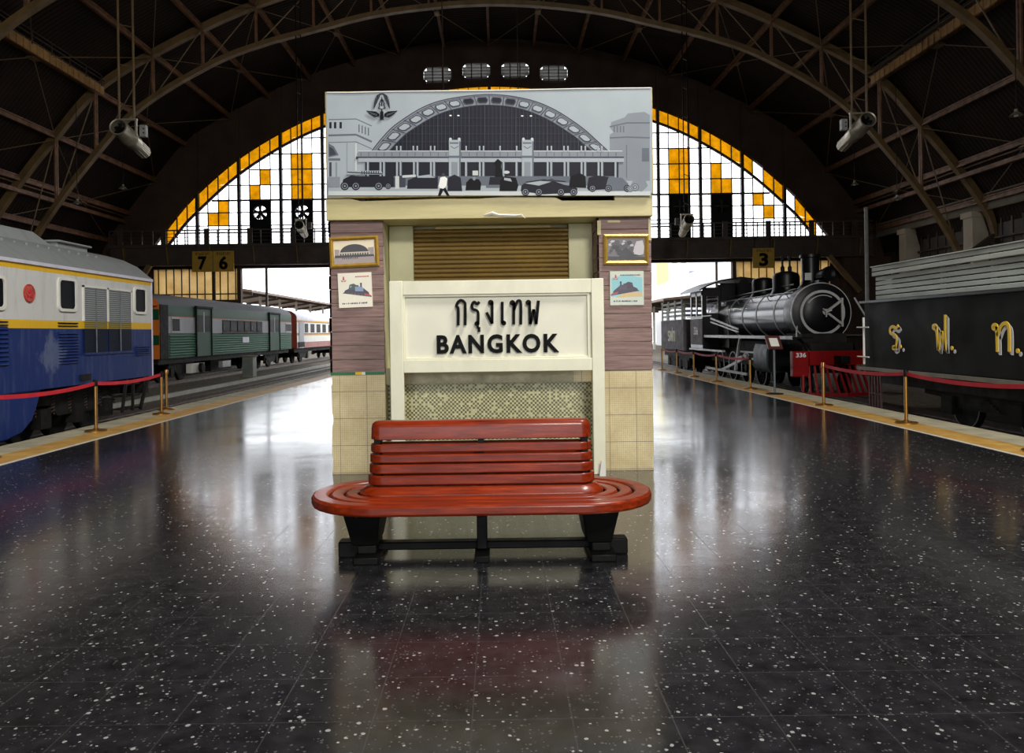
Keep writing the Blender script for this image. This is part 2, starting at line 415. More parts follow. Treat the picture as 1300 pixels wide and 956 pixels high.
M['ribbon'] = paint('red_ribbon', rgb(196, 22, 40), 0.7, var=0.1)
M['rail'] = paint('worn_rail_steel', rgb(96, 84, 76), 0.35, 0.7, var=0.3, scale=4)
M['sleeper'] = paint('sleeper_concrete', rgb(112, 104, 90), 0.85, var=0.25, scale=3)
M['kerb'] = paint('pale_kerb_concrete', rgb(186, 184, 176), 0.8, var=0.15, scale=2)
def weathered(name, col, streak, amt=0.5):
    t = NT(name); n = t.noise(t.pos((1, 3.2, 0.5)), 1.6, 6, 0.7); n2 = t.noise(t.pos(), 1.3, 5)
    c = t.mix(t.math('MULTIPLY', t.ramp(n, [(0.5, 0.0), (0.72, 1.0)]), amt), col, streak)
    c = t.mix(t.math('MULTIPLY', n2, 0.25), c, tuple(x * 0.7 for x in col[:3]) + (1,))
    t.set(c, 0.55, spec=0.15); return t.m
def scuffed_blue():
    m = weathered('weathered_blue_paint', rgb(14, 40, 102), rgb(84, 98, 128), 0.5); t = NT.__new__(NT)
    t.m = m; t.t = m.node_tree; t.n = t.t.nodes; t.bsdf = t.n['Principled BSDF']; t.out = t.n['Material Output']
    src = t.bsdf.inputs['Base Color'].links[0].from_socket; s = t.sep(t.pos()); n = t.noise(t.pos((1, 1.6, 1)), 3.2, 6, 0.7)
    dy = t.math('ABSOLUTE', t.math('SUBTRACT', s[1], 13.2)); dz = t.math('ABSOLUTE', t.math('SUBTRACT', s[2], 1.3))
    f = t.math('SUBTRACT', 1.25, t.math('ADD', t.math('MULTIPLY', dy, 1.3), t.math('MULTIPLY', dz, 1.3)))
    k = t.ramp(t.math('MULTIPLY', n, f), [(0.34, 0.0), (0.46, 0.5)])
    t.set(t.mix(k, src, rgb(112, 122, 148))); return m
M['locowhite'] = weathered('weathered_white_paint', rgb(206, 206, 204), rgb(158, 154, 146), 0.6)
M['locoblue'] = scuffed_blue()
M['locoyellow'] = weathered('weathered_yellow_paint', rgb(224, 178, 24), rgb(186, 140, 30), 0.4)
M['locogrey'] = weathered('grey_roof_paint', rgb(140, 144, 144), rgb(116, 118, 116), 0.5)
M['lilac'] = paint('pale_gutter_paint', rgb(196, 194, 210), 0.45, var=0.1)
M['crest'] = paint('red_crest_enamel', rgb(172, 60, 40), 0.4, var=0.3, scale=14)
M['darkglass'] = paint('dark_window_glass', rgb(18, 20, 23), 0.4, var=0.3, scale=1.5, spec=0.02)
M['grille'] = paint('steel_grille_mesh', rgb(104, 110, 114), 0.45, 0.4, var=0.25, scale=8)
M['under'] = paint('sooty_running_gear', rgb(24, 22, 20), 0.75, var=0.35, scale=5, spec=0.2)
M['green'] = weathered('dark_green_paint', rgb(16, 74, 46), rgb(12, 48, 32), 0.4)
M['greenlite'] = weathered('fluted_green_steel', rgb(40, 112, 80), rgb(28, 84, 58), 0.4)
M['greywhite'] = weathered('grey_white_carriage_paint', rgb(176, 178, 184), rgb(140, 142, 148), 0.5)
M['coachroof'] = weathered('slate_carriage_roof', rgb(62, 64, 72), rgb(46, 46, 52), 0.5)
M['orange'] = weathered('orange_carriage_paint', rgb(204, 112, 40), rgb(160, 80, 30), 0.4)
M['maroon'] = paint('maroon_carriage_paint', rgb(140, 70, 60), 0.5, var=0.15)
M['whitepaint'] = paint('off_white_paint', rgb(216, 214, 206), 0.5, var=0.08, scale=3)
M['locoblack'] = paint('polished_black_paint', rgb(13, 13, 15), 0.35, var=0.25, scale=2, spec=0.2)
M['boiler'] = paint('blue_black_boiler_steel', rgb(20, 27, 48), 0.2, 0.0, var=0.2, scale=3, stretch=(1, 0.4, 1), spec=0.22)
M['trim'] = paint('pale_grey_trim_paint', rgb(150, 150, 148), 0.45, var=0.15, scale=6)
M['locored'] = paint('locomotive_red_paint', rgb(118, 12, 14), 0.5, var=0.2, scale=4, spec=0.12)
M['slate'] = paint('blue_grey_cylinder_paint', rgb(50, 60, 66), 0.5, var=0.15, scale=4, spec=0.1)
M['tender'] = paint('matt_black_tender_paint', rgb(22, 22, 18), 0.6, var=0.35, scale=1.2, spec=0.06)
M['slats'] = paint('grey_weathered_slats', rgb(186, 192, 184), 0.6, var=0.18, scale=3, stretch=(1, 0.3, 2))
M['letter'] = paint('yellow_lettering', rgb(240, 200, 30), 0.5, var=0.08)
M['letterwhite'] = paint('white_letter_shade', rgb(206, 206, 210), 0.5, var=0.05)
M['galv'] = paint('galvanised_duct', rgb(176, 168, 150), 0.38, 0.55, var=0.15, scale=5)
M['signyellow'] = paint('yellow_sign_enamel', rgb(176, 140, 44), 0.5, var=0.15, scale=3)
M['rightwall'] = paint('dim_side_building_plaster', rgb(120, 112, 96), 0.8, var=0.2, scale=1)
M['plaster'] = paint('pale_column_plaster', rgb(190, 180, 160), 0.75, var=0.15, scale=1)
M['sidewall'] = paint('sooty_side_wall', rgb(60, 48, 38), 0.85, var=0.3, scale=1)
M['farwhite'] = paint('white_building_plaster', rgb(226, 226, 228), 0.8, var=0.04)
M['faryellow'] = paint('pale_yellow_plaster', rgb(246, 226, 130), 0.8, var=0.05)
M['fargrey'] = paint('far_window_grey', rgb(120, 124, 134), 0.5, var=0.2)
M['canopy'] = paint('canopy_brown', rgb(120, 100, 86), 0.7, var=0.2)
M['lampglow'] = paint('lamp_reflector', rgb(220, 220, 230), 0.3, var=0.02)

# ------------------------------------------------------------------ the setting: platform, tracks bed, roof, walls, window
PE = 7.25
def S(name, mb, mat, parent=None, **k): 
    o = mb.build(name, mat, parent, **k)
    if parent is None: o['kind'] = 'structure'
    return o
S('floor', MB().box(-6.14, 6.14, -20, 112, -0.5, 0), M['floor'])
for nm, sg in (('trim_1', -1), ('trim_2', 1)):
    S(nm, MB().box(sg * 6.2, sg * 6.68, -20, 112, -0.5, 0.004), M['tactile'])
for nm, sg in (('trim_3', -1), ('trim_4', 1)):
    S(nm, MB().box(sg * 6.14, sg * 6.2, -20, 112, -0.5, 0.003), M['whiteline'])
for nm, sg in (('trim_5', -1), ('trim_6', 1)):
    S(nm, MB().box(sg * 6.68, sg * PE, -20, 112, -0.5, 0.0), M['coping'])
S('track_bed', MB().box(-27, -PE, -20, 112, -0.9, -0.42).box(PE, 27, -20, 112, -0.9, -0.42), M['ballast'])
S('ground', MB().box(-260, 260, 112, 420, -1.0, -0.5).box(-260, -27, -200, 112, -1.0, -0.5).box(27, 260, -200, 112, -1.0, -0.5).box(-27, 27, -200, -20, -1.0, -0.5), M['ground'])
S('trim_7', MB().box(-10.88, -10.70, -20, 112, -0.42, -0.30), M['kerb'])

# roof vault
UPK = [(0, 21.0), (6, 20.4), (12.2, 18.7), (17.4, 16.3), (20.4, 14.45), (22.5, 12.1), (24.3, 9.9), (25.9, 7.6), (26.4, 6.2)]
LWK = [(0, 18.7), (3, 18.55), (6, 18.15), (8.5, 17.55), (11.8, 16.7), (14.5, 15.65), (18.3, 13.35), (21.2, 10.2), (23.4, 7.2), (24.6, 5.0)]
UP = spline(UPK); LW = spline(LWK)
prof = [(x, z + 0.3) for x, z in mirrored(UP)]; outp = [(x, z + 0.5) for x, z in mirrored(UP)]
outp[0] = (outp[0][0] - 0.3, outp[0][1]); outp[-1] = (outp[-1][0] + 0.3, outp[-1][1])
roof = MB()
n = len(prof)
vs = [(x, y, z) for y in (-20, YW + 0.3) for (x, z) in prof + outp]
fs = []
for i in range(n - 1):
    fs += [(i, i + 1, 2 * n + i + 1, 2 * n + i), (n + i, 3 * n + i, 3 * n + i + 1, n + i + 1), (i, n + i, n + i + 1, i + 1), (2 * n + i, 2 * n + i + 1, 3 * n + i + 1, 3 * n + i)]
fs += [(0, 2 * n, 3 * n, n), (n - 1, 2 * n - 1, 4 * n - 1, 3 * n - 1)]
ceiling = S('ceiling', roof.add(vs, fs), M['roof'], angle=60)

# purlins, catwalks and tie rods belong to the roof
TR = [YW - 0.2, 41.0, 30.0, 19.0]
NODES = [0, 3, 6, 9, 12, 14.8, 17.4, 20.4, 22.5, 24.3, 25.6]
def up(x): return lookup(UP, x)
for i, nx in enumerate(NODES):
    for sg in ((1,) if nx == 0 else (-1, 1)):
        x = XC + sg * nx; z = up(nx) - 0.03
        m = MB()
        for dx in (-0.04, 0.04): m.box(x + dx - 0.035, x + dx + 0.035, 6, YW - 0.05, z - 0.13, z - 0.06)
        m.box(x - 0.02, x + 0.02, 6, YW - 0.05, z - 0.13, z + 0.1); m.box(x - 0.075, x + 0.075, 6, YW - 0.05, z + 0.1, z + 0.17)
        S('purlin', m, M['rust'], ceiling)
for sg in (-1, 1):
    x = XC + sg * 20.0; z = up(20.0) - 0.35
    m = MB().box(x - 0.05, x + 0.05, 6, 41, z - 0.25, z + 0.2)
    for k in range(70): m.box(x - 0.09, x + 0.09, 6 + k * 0.5, 6.06 + k * 0.5, z - 0.25, z + 0.2)
    cw = S('catwalk_girder', m, M['catwalk'], ceiling)
    m = MB()
    for zz in (0.42, 0.62): m.box(x - sg * 0.15 - 0.02, x - sg * 0.15 + 0.02, 6, 41, z + zz, z + zz + 0.04)
    for k in range(24): m.box(x - sg * 0.15 - 0.02, x - sg * 0.15 + 0.02, 6 + k * 1.5, 6.05 + k * 1.5, z + 0.1, z + 0.66)
    m.box(x - 0.35, x + 0.1, 6, 41, z + 0.2, z + 0.25)
    S('catwalk_rail', m, M['darksteel'], ceiling)
    x = XC + sg * 24.6; z = 9.3                                    # gutter beam along the foot of the vault
    S('gutter_beam', MB().box(x - 0.12, x + 0.12, 6, YW - 0.1, z - 0.1, z + 0.12).box(x - 0.05, x + 0.05, 6, YW - 0.1, z + 0.35, z + 0.42), M['rust'], ceiling)
for (ya, yb) in ((TR[1], TR[0]), (TR[2], TR[1])):
    ym = (ya + yb) / 2
    for i in range(1, len(NODES) - 1, 2):
        for sg in (-1, 1):
            g = Vector((XC + sg * NODES[i], ym, up(NODES[i]) - 0.2)); m = MB()
            for j in (i - 1, i + 1):
                for yy in (ya, yb):
                    m.tube([g, (XC + sg * NODES[j], yy, up(NODES[j]) - 0.2)], 0.022, 5)
            S('tie_rod', m, M['steel'], ceiling)
            S('gusset_plate', MB().box(g.x - 0.16, g.x + 0.16, ym - 0.3, ym + 0.3, g.z - 0.1, g.z - 0.05).cyl(g - Vector((0, 0.2, 0)), g + Vector((0, 0.2, 0)), 0.07, n=8), M['steel'], ceiling)

# arched trusses
def truss(Y, label):
    t = thing('roof_truss', label, 'roof truss', (XC, Y, 0), 'arched roof trusses')
    up_pts = [(x, Y, z) for x, z in mirrored(UP)]; lw = [(x, Y, z) for x, z in mirrored(LW)]
    MB().chord(up_pts, 0.36, 0.34).build('upper_chord', M['steel'], t)
    MB().chord(lw, 0.34, 0.24).build('lower_chord', M['steel'], t)
    for i, nx in enumerate(NODES):
        for sg in ((1,) if nx == 0 else (-1, 1)):
            if nx > 24: continue
            x = XC + sg * nx; zl = lookup(LW, nx)
            m = MB().bar((x, Y - 0.09, zl), (x, Y - 0.09, up(nx)), 0.08, 0.1).bar((x, Y + 0.09, zl), (x, Y + 0.09, up(nx)), 0.08, 0.1)
            m.build('web_post', M['rust'], t)
            if i + 1 < len(NODES) - 1:
                b = NODES[i + 1]
                MB().bar((x, Y, up(nx)), (XC + sg * b, Y, lookup(LW, b)), 0.045, 0.045).build('diagonal_brace', M['steel'], t)
    for sg in (-1, 1):
        MB().bar((XC + sg * 24.6, Y, 5.0), (XC + sg * 26.4, Y, 6.3), 0.3, 0.3).box(XC + sg * 24.6 - 0.25, XC + sg * 24.6 + 0.25, Y - 0.25, Y + 0.25, -0.42, 5.1).build('truss_foot', M['darksteel'], t)
    return t
truss(41.0, 'arched steel roof truss closest to the stained glass end window')
truss(30.0, 'arched steel roof truss over the platform, one bay before the end window')

# end wall with the arched window
OWK = [(0, 18.2), (5, 17.8), (8.5, 17.3), (11.7, 16.35), (14.4, 15.1), (17.3, 13.3), (20.1, 10.9), (21.6, 9.2), (22.8, 7.6)]
IWK = [(0, 17.3), (5, 16.9), (8.5, 16.4), (11.7, 15.4), (14.4, 14.1), (17.3, 12.2), (20.1, 9.7), (21.1, 8.6), (21.9, 7.6)]
OW = spline(OWK); IW = spline(IWK)
ZB = 7.6
def wall_strip(mb, xs, lo, hi, y0, y1):
    for a, b in zip(xs, xs[1:]):
        if hi(a) - lo(a) < 1e-3 and hi(b) - lo(b) < 1e-3: continue
        vs = [(a, y0, lo(a)), (b, y0, lo(b)), (b, y0, hi(b)), (a, y0, hi(a)), (a, y1, lo(a)), (b, y1, lo(b)), (b, y1, hi(b)), (a, y1, hi(a))]
        mb.add(vs, [(0, 1, 2, 3), (7, 6, 5, 4), (0, 4, 5, 1), (3, 2, 6, 7), (0, 3, 7, 4), (1, 5, 6, 2)])
def frange(a, b, n): return [a + (b - a) * k / n for k in range(n + 1)]
LV = [(-3.87, 18.95), (-1.25, 19.18), (1.35, 19.18), (3.95, 18.95)]     # centres of the four louvred openings
def lv_edges(x):
    for (cx, cz) in LV:
        d = abs(x - cx)
        if d < 1.0: return cz - min(0.62, 0.32 + (1.0 - d) * 1.1), cz + min(0.58, 0.3 + (1.0 - d) * 1.1)
    return None
mb = MB()
rz = lambda x: up(x - XC) + 0.32
xs_lv = []
for (cx, cz) in LV: xs_lv += [cx - 1.0, cx - 0.74, cx + 0.74, cx + 1.0]
xs = sorted(set([round(v, 3) for v in frange(XC - 22.8, XC + 22.8, 90)] + xs_lv))
for a, b in zip(xs, xs[1:]):
    mid = (a + b) / 2; hole = lv_edges(mid)
    lo = lambda x: max(ZB, lookup(OW, x - XC))
    if hole:
        eps = 1e-4
        lof = lambda x: lv_edges(min(max(x, a + eps), b - eps))
        wall_strip(mb, [a, b], lo, lambda x: lof(x)[0], YW, YW + 0.4); wall_strip(mb, [a, b], lambda x: lof(x)[1], rz, YW, YW + 0.4)
    else: wall_strip(mb, [a, b], lo, rz, YW, YW + 0.4)
for sg in (-1, 1):
    xs = sorted([XC + sg * v for v in frange(22.8, 26.6, 8)])
    wall_strip(mb, xs, lambda x: -0.5, rz, YW, YW + 0.4)
XL, XR, XPL, XPR = -17.3, 15.8, -23.4, 22.6          # opening and panel limits below the gallery
mb.box(XC - 22.9, XC + 22.9, YW, YW + 0.4, 6.1, ZB)
mb.box(XC - 22.9, XL, YW, YW + 0.4, -0.5, 4.0).box(XR, XC + 22.9, YW, YW + 0.4, -0.5, 4.0)
mb.box(XL - 0.25, XL, YW, YW + 0.4, 4.0, 6.1).box(XR, XR + 0.25, YW, YW + 0.4, 4.0, 6.1)
for k in (4, 5, 6, 7):                                # pilasters running up between window and roof
    for sg in (-1, 1):
        x = XC + sg * 2.83 * k; mb.box(x - 0.13, x + 0.13, YW - 0.12, YW, lookup(OW, x - XC), rz(x))
S('wall_back', mb, M['endwall'])
# window bars and panes
win = thing('window_1', 'arched end window of clear and amber panes', 'window', (XC, YW, ZB)); win['kind'] = 'structure'
bars = MB(); thin = MB(); clear = MB(); amber = MB()
mull = [XC + 2.83 * k for k in range(-7, 8)]
cols = []
for a, b in zip([XC - 22.6] + mull, mull + [XC + 22.6]):
    w = (b - a) / 4 if b - a > 2.7 else (b - a) / 3
    k = 4 if b - a > 2.7 else 3
    for j in range(k): cols.append((a + j * w, a + (j + 1) * w))
rows = [ZB, 8.55, 9.0, 9.88, 10.7, 11.72, 12.76, 13.8, 14.86, 15.9, 16.95, 18.0]
AM = {}
def cell(x, z): return (round((x - XC) / 0.7075 - 0.5), sum(1 for r in rows if r <= z) - 1)
amber_cells = set()
for sg in (-1, 1):
    c = lambda k, j: XC + sg * (2.83 * k + 0.7075 * (j + 0.5))
    for z in (11, 12, 13):                            # double columns beside the banner
        amber_cells.add(cell(c(4, 1), z)); amber_cells.add(cell(c(4, 2), z))
    for k in (0, 1, 2): amber_cells.add(cell(c(k, 1), 12.5)); amber_cells.add(cell(c(k, 2), 13.3))
for (k, j, z) in ((5, 1, 12.2), (5, 1, 11), (5, 2, 11), (6, 1, 10.2), (6, 2, 9.4)): amber_cells.add(cell(XC + 2.83 * k + 0.7075 * (j + 0.5), z))
for (k, j, z) in ((5, 1, 12.2), (5, 2, 11), (6, 1, 10.2), (6, 1, 9.4), (6, 2, 9.4)): amber_cells.add(cell(XC - 2.83 * k - 0.7075 * (j + 0.5), z))
FANX = [XC + sg * 2.83 * k for sg in (-1, 1) for k in (4.5, 5.5)]
y0, y1 = YW + 0.16, YW + 0.18
clear_border = set()
for (a, b) in cols:
    mid = (a + b) / 2
    iw = lambda x: max(ZB, lookup(IW, x - XC)); ow = lambda x: max(ZB, lookup(OW, x - XC))
    for i, (z0, z1) in enumerate(zip(rows, rows[1:])):
        if any(abs(mid - fx) < 0.7 for fx in FANX) and 8.5 < (z0 + z1) / 2 < 10.7: continue
        za, zb = min(z1, iw(a)), min(z1, iw(b))
        if za <= z0 and zb <= z0: continue
        tgt = amber if cell(mid, (z0 + z1) / 2) in amber_cells else clear
        wall_strip(tgt, [a, b], lambda x: z0, lambda x: max(z0 + 1e-4, za if x == a else zb), y0, y1)
    white = (abs(mid - (XC + 2.83 * 6 + 1.06)) < 0.2) or (abs(mid - (XC + 2.83 * 7 + 0.35)) < 0.3) or abs(mid - (XC + 2.83 * 2 - 0.35)) < 0.2 or mid > XC + 21.9 or mid < XC - 21.9
    wall_strip(clear if white else amber, [a, b], iw, ow, y0, y1)
    if a > XC - 22.5: thin.box(a - 0.025, a + 0.025, YW + 0.1, YW + 0.24, ZB, ow(a))
for x in mull: bars.box(x - 0.1, x + 0.1, YW + 0.02, YW + 0.3, ZB, lookup(OW, x - XC) + 0.02)
for i, z in enumerate(rows[1:]):
    half = 0
    for (xx, zz) in IW:
        if zz >= z: half = xx
    h = 0.055 if abs(z - 10.7) < 0.1 else 0.03
    if half > 0.5: thin.box(XC - half, XC + half, YW + 0.1, YW + 0.24, z - h, z + h)
bars.chord([(x, YW + 0.17, max(z, ZB)) for x, z in mirrored(IW)], 0.2, 0.14)
bars.box(XC - 22.6, XC + 22.6, YW + 0.05, YW + 0.3, ZB - 0.02, ZB + 0.1)
S('window_bars', bars, M['mullion'], win); S('glazing_bars', thin, M['mullion'], win)
S('clear_panes', clear, M['clear'], win); S('amber_panes', amber, M['amber'], win)
# yellow corrugated infill either side of the opening
for nm, a, b in (('window_2', XPL, XL - 0.25), ('window_3', XR + 0.25, XPR)):
    w = S(nm, MB().box(a, b, YW + 0.15, YW + 0.2, 4.0, 6.1), M['panel'])
    m = MB(); k = 0
    while a + k * 0.52 < b: m.box(a + k * 0.52 - 0.03, a + k * 0.52 + 0.03, YW + 0.08, YW + 0.15, 4.0, 6.1); k += 1
    m.box(a, b, YW + 0.04, YW + 0.15, 4.36, 4.44)
    S('panel_rib', m, M['mullion'], w)
# louvred openings near the crown
for i, (cx, cz) in enumerate(LV):
    lab = ['outermost on the amber-edged side of four', 'second', 'third', 'fourth'][i]
    poly = [(cx + dx, cz + dz) for dx, dz in ((-1, -0.32), (-0.72, -0.6), (0.72, -0.6), (1, -0.32), (1, 0.3), (0.72, 0.56), (-0.72, 0.56), (-1, 0.3))]
    inn = [(cx + (p[0] - cx) * 0.93, cz + (p[1] - cz) * 0.9) for p in poly]
    fr = MB(); nn = len(poly)
    for k in range(nn):
        q = (k + 1) % nn
        vs = [(p[0], y, p[1]) for y in (YW - 0.03, YW + 0.1) for p in (poly[k], poly[q], inn[q], inn[k])]
        fr.add(vs, [(0, 1, 2, 3), (7, 6, 5, 4), (0, 4, 5, 1), (1, 5, 6, 2), (2, 6, 7, 3), (3, 7, 4, 0)])
    for dx in (-0.33, 0.33): fr.box(cx + dx - 0.035, cx + dx + 0.035, YW, YW + 0.1, cz - 0.55, cz + 0.52)
    w = S('window_%d' % (4 + i), fr, M['mullion'])
    sl = MB()
    for k in range(5):
        z = cz - 0.48 + 0.22 * k
        hw = 0.93 if -0.35 < z - cz < 0.3 else 0.74
        sl.add([(cx - hw, YW + 0.1, z + 0.10), (cx + hw, YW + 0.1, z + 0.10), (cx + hw, YW + 0.26, z - 0.05), (cx - hw, YW + 0.26, z - 0.05), (cx - hw, YW + 0.1, z + 0.12), (cx + hw, YW + 0.1, z + 0.12), (cx + hw, YW + 0.26, z - 0.03), (cx - hw, YW + 0.26, z - 0.03)],
               [(0, 1, 2, 3), (7, 6, 5, 4), (0, 4, 5, 1), (1, 5, 6, 2), (2, 6, 7, 3), (3, 7, 4, 0)])
    S('louvre_slat', sl, M['trim'], w)
# gallery walkway across the end of the hall
gw = thing('gallery_walkway', 'dark steel gallery walkway with railing across the foot of the arched window', 'walkway', (XC, YW - 1.0, 6.2))
m = MB().box(XC - 25, XC + 25, YW - 1.35, YW - 1.2, 6.3, 7.45).box(XC - 25, XC + 25, YW - 1.5, YW - 1.1, 7.4, 7.6).box(XC - 25, XC + 25, YW - 1.45, YW - 1.1, 6.2, 6.32)
m.build('girder', M['darksteel'], gw)
MB().box(XC - 25, XC + 25, YW - 1.2, YW - 0.02, 7.45, 7.55).build('deck', M['darksteel'], gw)
for k in range(18):
    x = XC - 24 + k * 2.83
    MB().add([(x - 0.04, YW - 1.36, 7.4), (x + 0.04, YW - 1.36, 7.4), (x + 0.04, YW - 1.75, 7.4), (x - 0.04, YW - 1.75, 7.4), (x - 0.04, YW - 1.36, 6.3), (x + 0.04, YW - 1.36, 6.3), (x + 0.04, YW - 1.45, 6.3), (x - 0.04, YW - 1.45, 6.3)],
             [(0, 1, 2, 3), (7, 6, 5, 4), (0, 4, 5, 1), (1, 5, 6, 2), (2, 6, 7, 3), (3, 7, 4, 0)]).build('girder_bracket', M['steel'], gw)
MB().box(XC - 25, XC + 25, YW - 1.44, YW - 1.36, 8.48, 8.56).build('handrail', M['darksteel'], gw)
for z in (7.8, 8.05, 8.28): MB().box(XC - 25, XC + 25, YW - 1.415, YW - 1.385, z, z + 0.035).build('guard_rail', M['darksteel'], gw)
for k in range(72):
    x = XC - 25 + k * 0.7075
    w = 0.17 if k % 4 == 1 else 0.03
    MB().box(x - w, x + w, YW - 1.45, YW - 1.37, 7.55, 8.62 if k % 4 == 1 else 8.5).build('baluster', M['darksteel'], gw)

# side walls of the hall
m = MB().box(26.0, 26.4, -20, YW, -0.5, 9.4)
S('wall_right', m, M['sidewall'])
S('wall_left', MB().box(-27.0, -26.6, -20, YW, -0.5, 9.4), M['sidewall'])
wr = MB()
wr.box(25.4, 26.0, 20, YW - 0.1, 7.55, 8.3).box(25.2, 26.0, 20, YW - 0.1, 8.3, 8.5).box(25.6, 26.0, 20, YW - 0.1, 3.6, 4.2)
S('trim_8', wr, M['rightwall'])
for k, y in enumerate((28.5, 35.3, 42.1, 48.9)):
    m = MB().box(25.15, 26.0, y - 0.42, y + 0.42, -0.45, 7.3).box(25.05, 26.0, y - 0.5, y + 0.5, 7.3, 7.6)
    o = m.build('side_building_column', M['plaster']); o['kind'] = 'structure'
for k in range(4):                                     # gallery windows between the columns
    y = 31.9 + 6.8 * (k - 1)
    w = MB().box(25.9, 26.0, y - 2.6, y + 2.6, 4.3, 7.4)
    for j in range(-3, 4): w.box(25.84, 25.9, y + j * 0.85 - 0.05, y + j * 0.85 + 0.05, 4.3, 7.4)
    S('window_%d' % (8 + k), w, M['darksteel'])
    S('window_shelf', MB().box(25.7, 25.9, y - 2.7, y + 2.7, 6.05, 6.15), M['darksteel'], bpy.data.objects['window_%d' % (8 + k)])
wf = MB()
xs = sorted([XC + v for v in frange(-26.6, 26.6, 80)])
wall_strip(wf, xs, lambda x: 9.0 if abs(x - XC) < 11 else -0.5, rz, -20.4, -20.0)
S('wall_front', wf, M['endwall'])
# big masonry pier and raking strut beside the steam locomotive
m = MB().box(23.0, 26.0, YW - 1.0, YW - 0.02, -0.45, 6.2)
S('wall_pier', m, M['endwall'])
m = MB().bar((21.6, YW - 1.6, 6.25), (23.6, YW - 1.6, 3.9), 0.3, 0.3); tag(m.build('raking_strut', M['steel']), kind='structure')
m = MB().bar((-24.6, YW - 1.6, 3.2), (-22.7, YW - 1.6, 6.25), 0.3, 0.3); tag(m.build('raking_strut', M['steel']), kind='structure')

# ------------------------------------------------------------------ rails
def track(cx, y0, y1, label, sleep=None):
    t = thing('railway_track', label, 'track', (cx, y0, -0.42), 'tracks beside the platform')
    for sg in (-1, 1):
        x = cx + sg * 0.5
        MB().box(x - 0.035, x + 0.035, y0, y1, -0.33, -0.28).box(x - 0.01, x + 0.01, y0, y1, -0.40, -0.33).box(x - 0.06, x + 0.06, y0, y1, -0.42, -0.395).build('rail', M['rail'], t)
    if sleep:
        a, b, st = sleep
        p = MB().box(cx - 1.0, cx + 1.0, a - 0.11, a + 0.11, -0.5, -0.405).build('sleeper', M['sleeper'], t, bevel=0.015)
        for k in range(1, int((b - a) / st)):
            c = p.copy(); c.location.y += k * st; COL.objects.link(c)
    return t
track(-8.85, -20, 112, 'railway track between the platform edge and the white kerb', (18.0, 56.0, 0.62))
track(8.85, -20, 112, 'railway track under the black steam locomotive', (13.0, 34.0, 0.7))
track(-14.05, -20, 112, 'railway track under the green and grey carriage', (19.0, 49.0, 0.7))

# ------------------------------------------------------------------ the kiosk in the middle of the platform
KY = 8.77
ki = thing('kiosk', 'closed cream kiosk with plank and tile pillars and a golden roller shutter', 'kiosk', (-0.08, KY, 0))
MB().box(-1.86, -1.27, 9.3, 11.4, 0, 3.0).box(1.115, 1.70, 9.3, 11.4, 0, 3.0).box(-1.27, 1.115, 9.32, 11.4, 0, 3.0).build('back_body', M['creamwall'], ki)
for (x0, x1) in ((-1.872, -1.27), (1.114, 1.712)):
    p = MB().box(x0 + 0.012, x1 - 0.002, KY + 0.03, 9.3, 0, 2.81).build('pillar', M['creamwall'], ki)
    m = MB(); nb = 11; z0 = 1.112
    for k in range(nb):
        a = z0 + k * 0.157; b = min(2.808, a + 0.153); j = random.uniform(-0.003, 0.003)
        m.box(x0 - 0.006 + j * 2, x1 + j, KY + j, KY + 0.04, a, b); m.box(x0 - 0.006 + j * 2, x0 + 0.02, KY + j, 9.3, a, b)
    m.build('plank_cladding', M['planks'], p, bevel=0.004)
    poly = [(x0, 0.0), (x0 + 0.012, 0.15), (x0 - 0.001, 0.2), (x0 + 0.004, 0.52), (x0 + 0.022, 0.6), (x0 + 0.004, 0.7), (x0, 0.98), (x0 + 0.012, 1.0), (x0 + 0.01, 1.06), (x0 - 0.002, 1.1), (x1, 1.1), (x1, 0.0)]
    if x0 > 0: poly = [(x1, 0.0), (x1 - 0.02, 0.05), (x1 - 0.014, 0.13), (x1, 0.17), (x1 - 0.004, 0.6), (x1, 1.1), (x0, 1.1), (x0, 0.0)]
    MB().prism(poly, 'y', KY, KY + 0.035).build('tile_facing', M['tiles'], p)
    if x0 < 0:
        s = MB().box(x0 - 0.004, x1 - 0.01, KY - 0.006, KY + 0.01, 1.098, 1.13).build('green_strip', paint('green_strip', rgb(24, 104, 62), 0.5), p)
        MB().box(-1.60, -1.53, KY - 0.009, KY, 1.1, 1.13).build('yellow_tape', M['locoyellow'], s); MB().box(-1.53, -1.49, KY - 0.009, KY, 1.1, 1.13).build('white_tape', M['whitepaint'], s)
    else:
        MB().box(1.23, 1.37, KY - 0.005, KY + 0.01, 2.755, 2.78).build('wood_patch', M['creamold'], p)
        MB().box(x0, x0 + 0.04, KY - 0.008, KY + 0.01, 2.62, 2.78).build('corner_strip', M['creamold'], p)
        MB().box(x1 - 0.03, x1 + 0.002, KY - 0.008, KY + 0.01, 2.55, 2.8).build('corner_strip', M['creamold'], p)
